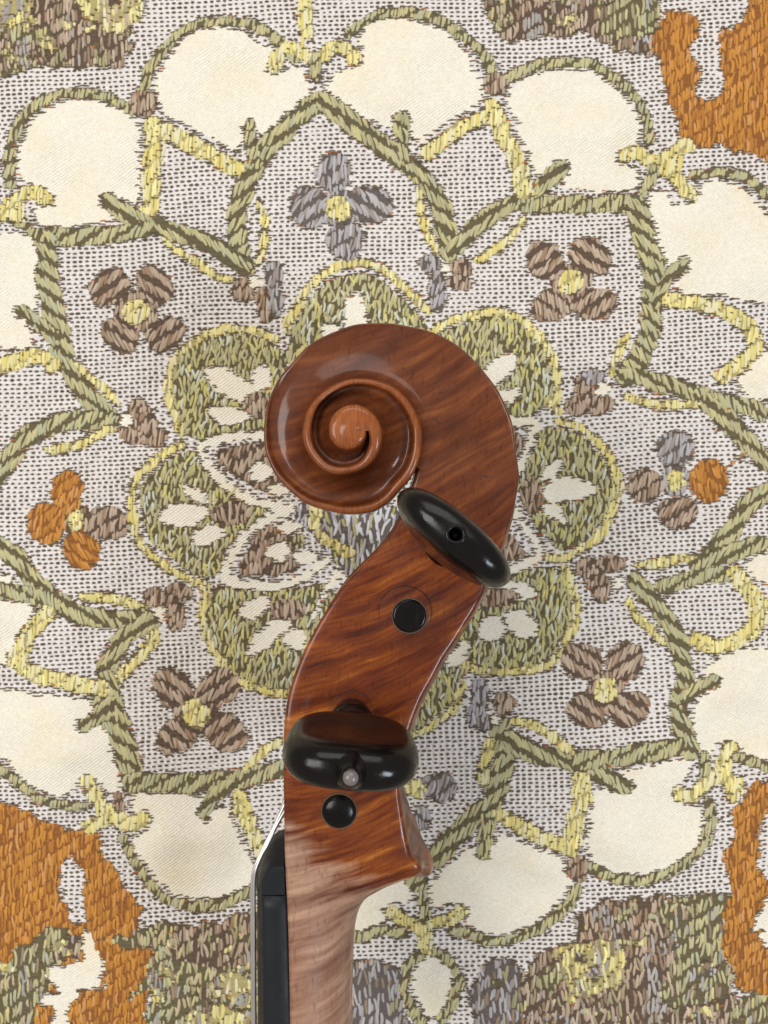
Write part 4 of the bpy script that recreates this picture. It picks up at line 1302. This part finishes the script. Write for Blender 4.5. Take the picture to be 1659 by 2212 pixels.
def peg(base, tip, wide, A=10.8, B=8.0, Tk=4.3, pip='pearl', label=None, swell=1.0, taper=.15, flare=.10):
    """base: point on the cheek, tip: crown of the thumb piece, wide: direction of its broad side"""
    base = np.array(base); tip = np.array(tip)
    ax = tip - base
    Ltot = np.linalg.norm(ax) / MM
    a, u, v = frame_from(ax, wide)
    hb = Ltot - B                     # centre of the thumb piece along the axis
    sh = [(.01, -16), (3.3, -16), (3.6, 0), (3.75, hb - B - 3.2), (3.9, hb - B - 2.6), (4.1, hb - B - 2.2), (4.3, hb - B - 1.5), (4.1, hb - B - .8), (3.8, hb - B - .4), (3.7, hb - B + 1.0), (3.4, hb - B + 3.5), (.01, hb - B + 4)]
    V, Q = lathe(sh, base, a)
    root = finish('tuning_peg', V, Q, M_ebony, violin)
    if label:
        root['label'] = label
    # thumb piece: oval in the broad view, hollowed faces, thicker rounded crown
    NP, NR = 64, 22
    V, Q = [], []
    for side in (1, -1):
        for i in range(NR + 1):
            rho = math.sin(i / NR * math.pi / 2) if i else 0.0
            for k in range(NP):
                ph = 2 * math.pi * k / NP
                cs, sn = math.cos(ph), math.sin(ph)
                e = 2.8 if sn > 0 else 3.6
                den = (abs(cs) ** e + abs(sn) ** e) ** (1 / e)
                wa = A * rho * cs / den
                hbq = B * rho * sn / den
                q = hbq / B
                wid = wa * (1 + .06 * q)
                thick = Tk * (1 - flare + flare * q)
                thick *= (1 - taper * (wa / A) ** 2)
                c = thick * max(0, 1 - rho ** 9) ** .5
                hollow = .75 * math.exp(-((q + .1) / .6) ** 2) * (1 - rho ** 3)
                c = max(0.0, c - hollow * swell)
                V.append(base + a * (hb + hbq) * MM + u * wid * MM + v * c * side * MM)
    ring = (NR + 1) * NP
    for s in (0, 1):
        o0 = s * ring
        for i in range(NR):
            for k in range(NP):
                k2 = (k + 1) % NP
                f = [o0 + i * NP + k, o0 + i * NP + k2, o0 + (i + 1) * NP + k2, o0 + (i + 1) * NP + k]
                Q.append(f if s == 0 else f[::-1])
    head = finish('thumb_piece', np.array(V), np.array(Q), M_ebony, root)
    crown = base + a * (hb + B) * MM
    if pip == 'pearl':
        pr = [(.01, -1.5), (3.0, -1.3), (2.5, -.35), (1.9, .3), (1.6, 1.1), (1.35, 1.7), (1.15, 1.8)]
        V, Q = lathe(pr, crown, a, 28)
        finish('pip_collar', V, Q, M_ebony, root)
        pr = [(1.15 * math.cos(t), 1.7 + .9 * math.sin(t)) for t in np.linspace(0, math.pi / 2, 8)]
        V, Q = lathe(pr, crown, a, 28)
        finish('pip', V, Q, M_pip, root)
    elif pip == 'hole':
        V, Q = lathe([(.01, -3.2), (.95, -3.2), (1.0, 1.5), (.01, 1.5)], crown, a, 24)
        cut = finish('cutter', V, Q, M_ebony, None)
        md = head.modifiers.new('hole', 'BOOLEAN'); md.operation = 'DIFFERENCE'; md.object = cut; md.solver = 'EXACT'
        bpy.context.view_layer.update()
        new = bpy.data.meshes.new_from_object(head.evaluated_get(bpy.context.evaluated_depsgraph_get()))
        head.modifiers.clear(); head.data = new
        cm = cut.data; bpy.data.objects.remove(cut); bpy.data.meshes.remove(cm)
        pr = [(1.7, -.5), (1.45, .0), (1.25, .08), (1.02, .02), (.97, -.3)]
        V, Q = lathe(pr, crown, a, 28)
        finish('pip_socket', V, Q, M_ebony, root)
    return root


def bushing(px, py, z, r, rim=False):
    c = P(px, py, z)
    V, Q = lathe([(r, -.6), (r, .03), (r - .05, .035), (.01, .035)], c, (0, 0, 1))
    o = finish('peg_bushing', V, Q, M_maple, violin)
    V, Q = lathe([(r + .07, -.4), (r + .07, .036), (r - .02, .040), (r - .02, -.4)], c, (0, 0, 1))
    finish('bushing_seam', V, Q, M_nick, o)
    return o


# cheek height at the four holes
bushing(1413, 1757, 9.0, 5.6)
bushing(1292, 1952, 10.0, 4.7)
bushing(1120, 2273, 10.95, 4.0, True)
# two pegs whose thumb pieces face the viewer
dirp = np.array([320.0, -275.0, 0]); dirp /= np.linalg.norm(dirp)
peg(P(1424, 1738, 9.0), P(1453, 1703, 41.5), dirp, A=10.6, B=10.8, Tk=3.3, taper=.42, flare=-.14, swell=.3, pip='hole', label='black peg with empty pip hole in its crown')
dirp = np.array([1.0, -.09, 0]); dirp /= np.linalg.norm(dirp)
peg(P(1120, 2290, 11.0), P(1118, 2466, 40.0), dirp, A=10.5, B=11.2, Tk=3.6, flare=-.04, swell=.7, pip='pearl', label='black peg with round pale pip')
# the other two pegs: thumb pieces on the far side, shaft ends seen in the near cheek
for px, py, z, wide, gloss in ((1305, 1963, 10.1, (-.5, .85, 0), .55), (1081, 2585, 11.6, (0.05, 1, 0), 0)):
    c = P(px, py, z)
    base = c.copy(); base[2] = 2 * ZM - c[2]
    tip = base.copy(); tip[2] = .0004
    pg = peg(base, tip, wide, pip='none', label='black peg, round shaft end showing in the cheek')
    V, Q = lathe([(3.05, -24), (3.05, .15), (2.95, .42), (2.6, .5), (1.5, .30), (.6, .12), (.01, .10)] if gloss else [(3.0, -24), (3.0, .2), (2.85, .55), (2.3, .85), (1.2, 1.05), (.01, 1.1)], c, (0, 0, 1))
    finish('shaft_end', V, Q, M_ebony, pg)
    V, Q = lathe([(3.28, -.3), (3.28, .12), (3.0, .12), (3.0, -.3)], c, (0, 0, 1))
    finish('peg_hole_rim', V, Q, M_rim, pg)


# ---- fingerboard, nut, strings
def loft_sections(name, secs, mat, parent, caps=True):
    secs = np.array(secs)
    ns, nl = secs.shape[:2]
    idx = np.arange(ns * nl).reshape(ns, nl); nx = np.roll(idx, -1, 1)
    Q = np.stack([idx[:-1], nx[:-1], nx[1:], idx[1:]], -1).reshape(-1, 4)
    me = mesh_from_arrays(name, secs.reshape(-1, 3), Q)
    bm = bmesh.new(); bm.from_mesh(me); bm.verts.ensure_lookup_table()
    if caps:
        for r in (idx[0], idx[-1]):
            bm.faces.new([bm.verts[int(i)] for i in r])
    bmesh.ops.recalc_face_normals(bm, faces=bm.faces)
    for f in bm.faces:
        f.smooth = len(f.verts) == 4
    bm.to_mesh(me); bm.free()
    return link(name, me, mat, parent)


def board_section(back_px, edge_px, top_px, y, w):
    """flat underside at back_px, playing surface arched: edge_px at the sides, top_px in the middle"""
    b = P(back_px, y, w); e = P(edge_px, y, w); t = P(top_px, y, 0)
    pts = [(b[0], w * .97), (b[0] - .0004, w), ((b[0] + e[0]) / 2, w * 1.0), (e[0] + .0006, w * .995), (e[0], w * .95)]
    for v in np.linspace(.85, 0, 8):
        pts.append((t[0] + (e[0] - t[0]) * v ** 2 / .9, w * v))
    full = pts + [(x, -z) for x, z in pts[::-1][1:]]
    return [(x, b[1], ZM + z * MM) for x, z in full]


loft_sections('fingerboard', [board_section(*a) for a in ((912, 833, 824, 2856, 11.9), (914, 834, 825, 2900, 11.95), (919, 835, 826, 3050, 12.1), (925, 838, 827, 3264, 12.5), (935, 843, 829, 3700, 13.1))], M_board, violin)
# nut: rounded block, its middle sloping forward toward the trench
NUTW = [-1, -.96, -.85, -.6, -.3, 0, .3, .6, .85, .96, 1]
secs = []
for v in NUTW:
    w = 11.9
    z = v * w
    k = 1 - abs(v) ** 2.2
    e = 1 - .25 * max(0, abs(v) - .9) / .1
    def q(px, py):
        return P(px, py, z if z > 0 else 0)[:2]
    top = 2768 - 70 * k
    left = 834 - 16 * k * 1.0
    pr = [(908, 2852), (840, 2854), (left + 2, 2848), (left - 3 * k, 2832), (left, 2812 - 20 * k), (left + 8 + 10 * (1 - e) * 4, 2784 - 34 * k), (left + 26 + 16 * k, top - 22 * k), (906, top - 45 * k)]
    pr = chaikin(pr, 2, closed=False)
    secs.append([(*q(px, py), ZM + z * MM) for px, py in pr])
loft_sections('nut', secs, M_board, violin)


def tube(name, pts, r, mat, parent):
    pts = chaikin3(np.array(pts), 3)
    V, Q = [], []
    seg = 10
    n = len(pts)
    for i in range(n):
        d = pts[min(i + 1, n - 1)] - pts[max(i - 1, 0)]
        a, u, v = frame_from(d, (0, 0, 1))
        for k in range(seg):
            t = 2 * math.pi * k / seg
            V.append(pts[i] + (u * math.cos(t) + v * math.sin(t)) * r * MM)
    for i in range(n - 1):
        for k in range(seg):
            k2 = (k + 1) % seg
            Q.append([i * seg + k, i * seg + k2, (i + 1) * seg + k2, (i + 1) * seg + k])
    me = mesh_from_arrays(name, np.array(V), np.array(Q))
    weld(me, 1e-7)
    return link(name, me, mat, parent)


def chaikin3(p, n):
    for _ in range(n):
        a, b = .75 * p[:-1] + .25 * p[1:], .25 * p[:-1] + .75 * p[1:]
        m = np.empty((2 * len(a), 3)); m[0::2] = a; m[1::2] = b
        p = np.vstack([p[:1], m, p[-1:]])
    return p


for z, r, dx, end in ((8.2, .36, 4, (985, 2470)), (2.8, .34, -2, (1010, 2330)), (-2.8, .30, -2, (1030, 2150)), (-8.2, .16, 4, (1050, 2010))):
    zz_ = max(z, -9)
    pts = [P(808 + dx + 4, 3720, zz_), P(808 + dx, 3264, zz_), P(806 + dx, 2990, zz_), P(805 + dx, 2850, zz_), P(806 + dx, 2800, zz_), P(815 + dx, 2758, zz_), P(850 + dx, 2685, zz_ * .9), P(900 + dx, 2588, zz_ * .75), P(end[0], end[1], zz_ * .45)]
    tube('string', pts, r, M_steel, violin)

print('shapes', len(SHAPES), 'objects', len(bpy.data.objects), 'polys', sum(len(m.polygons) for m in bpy.data.meshes))
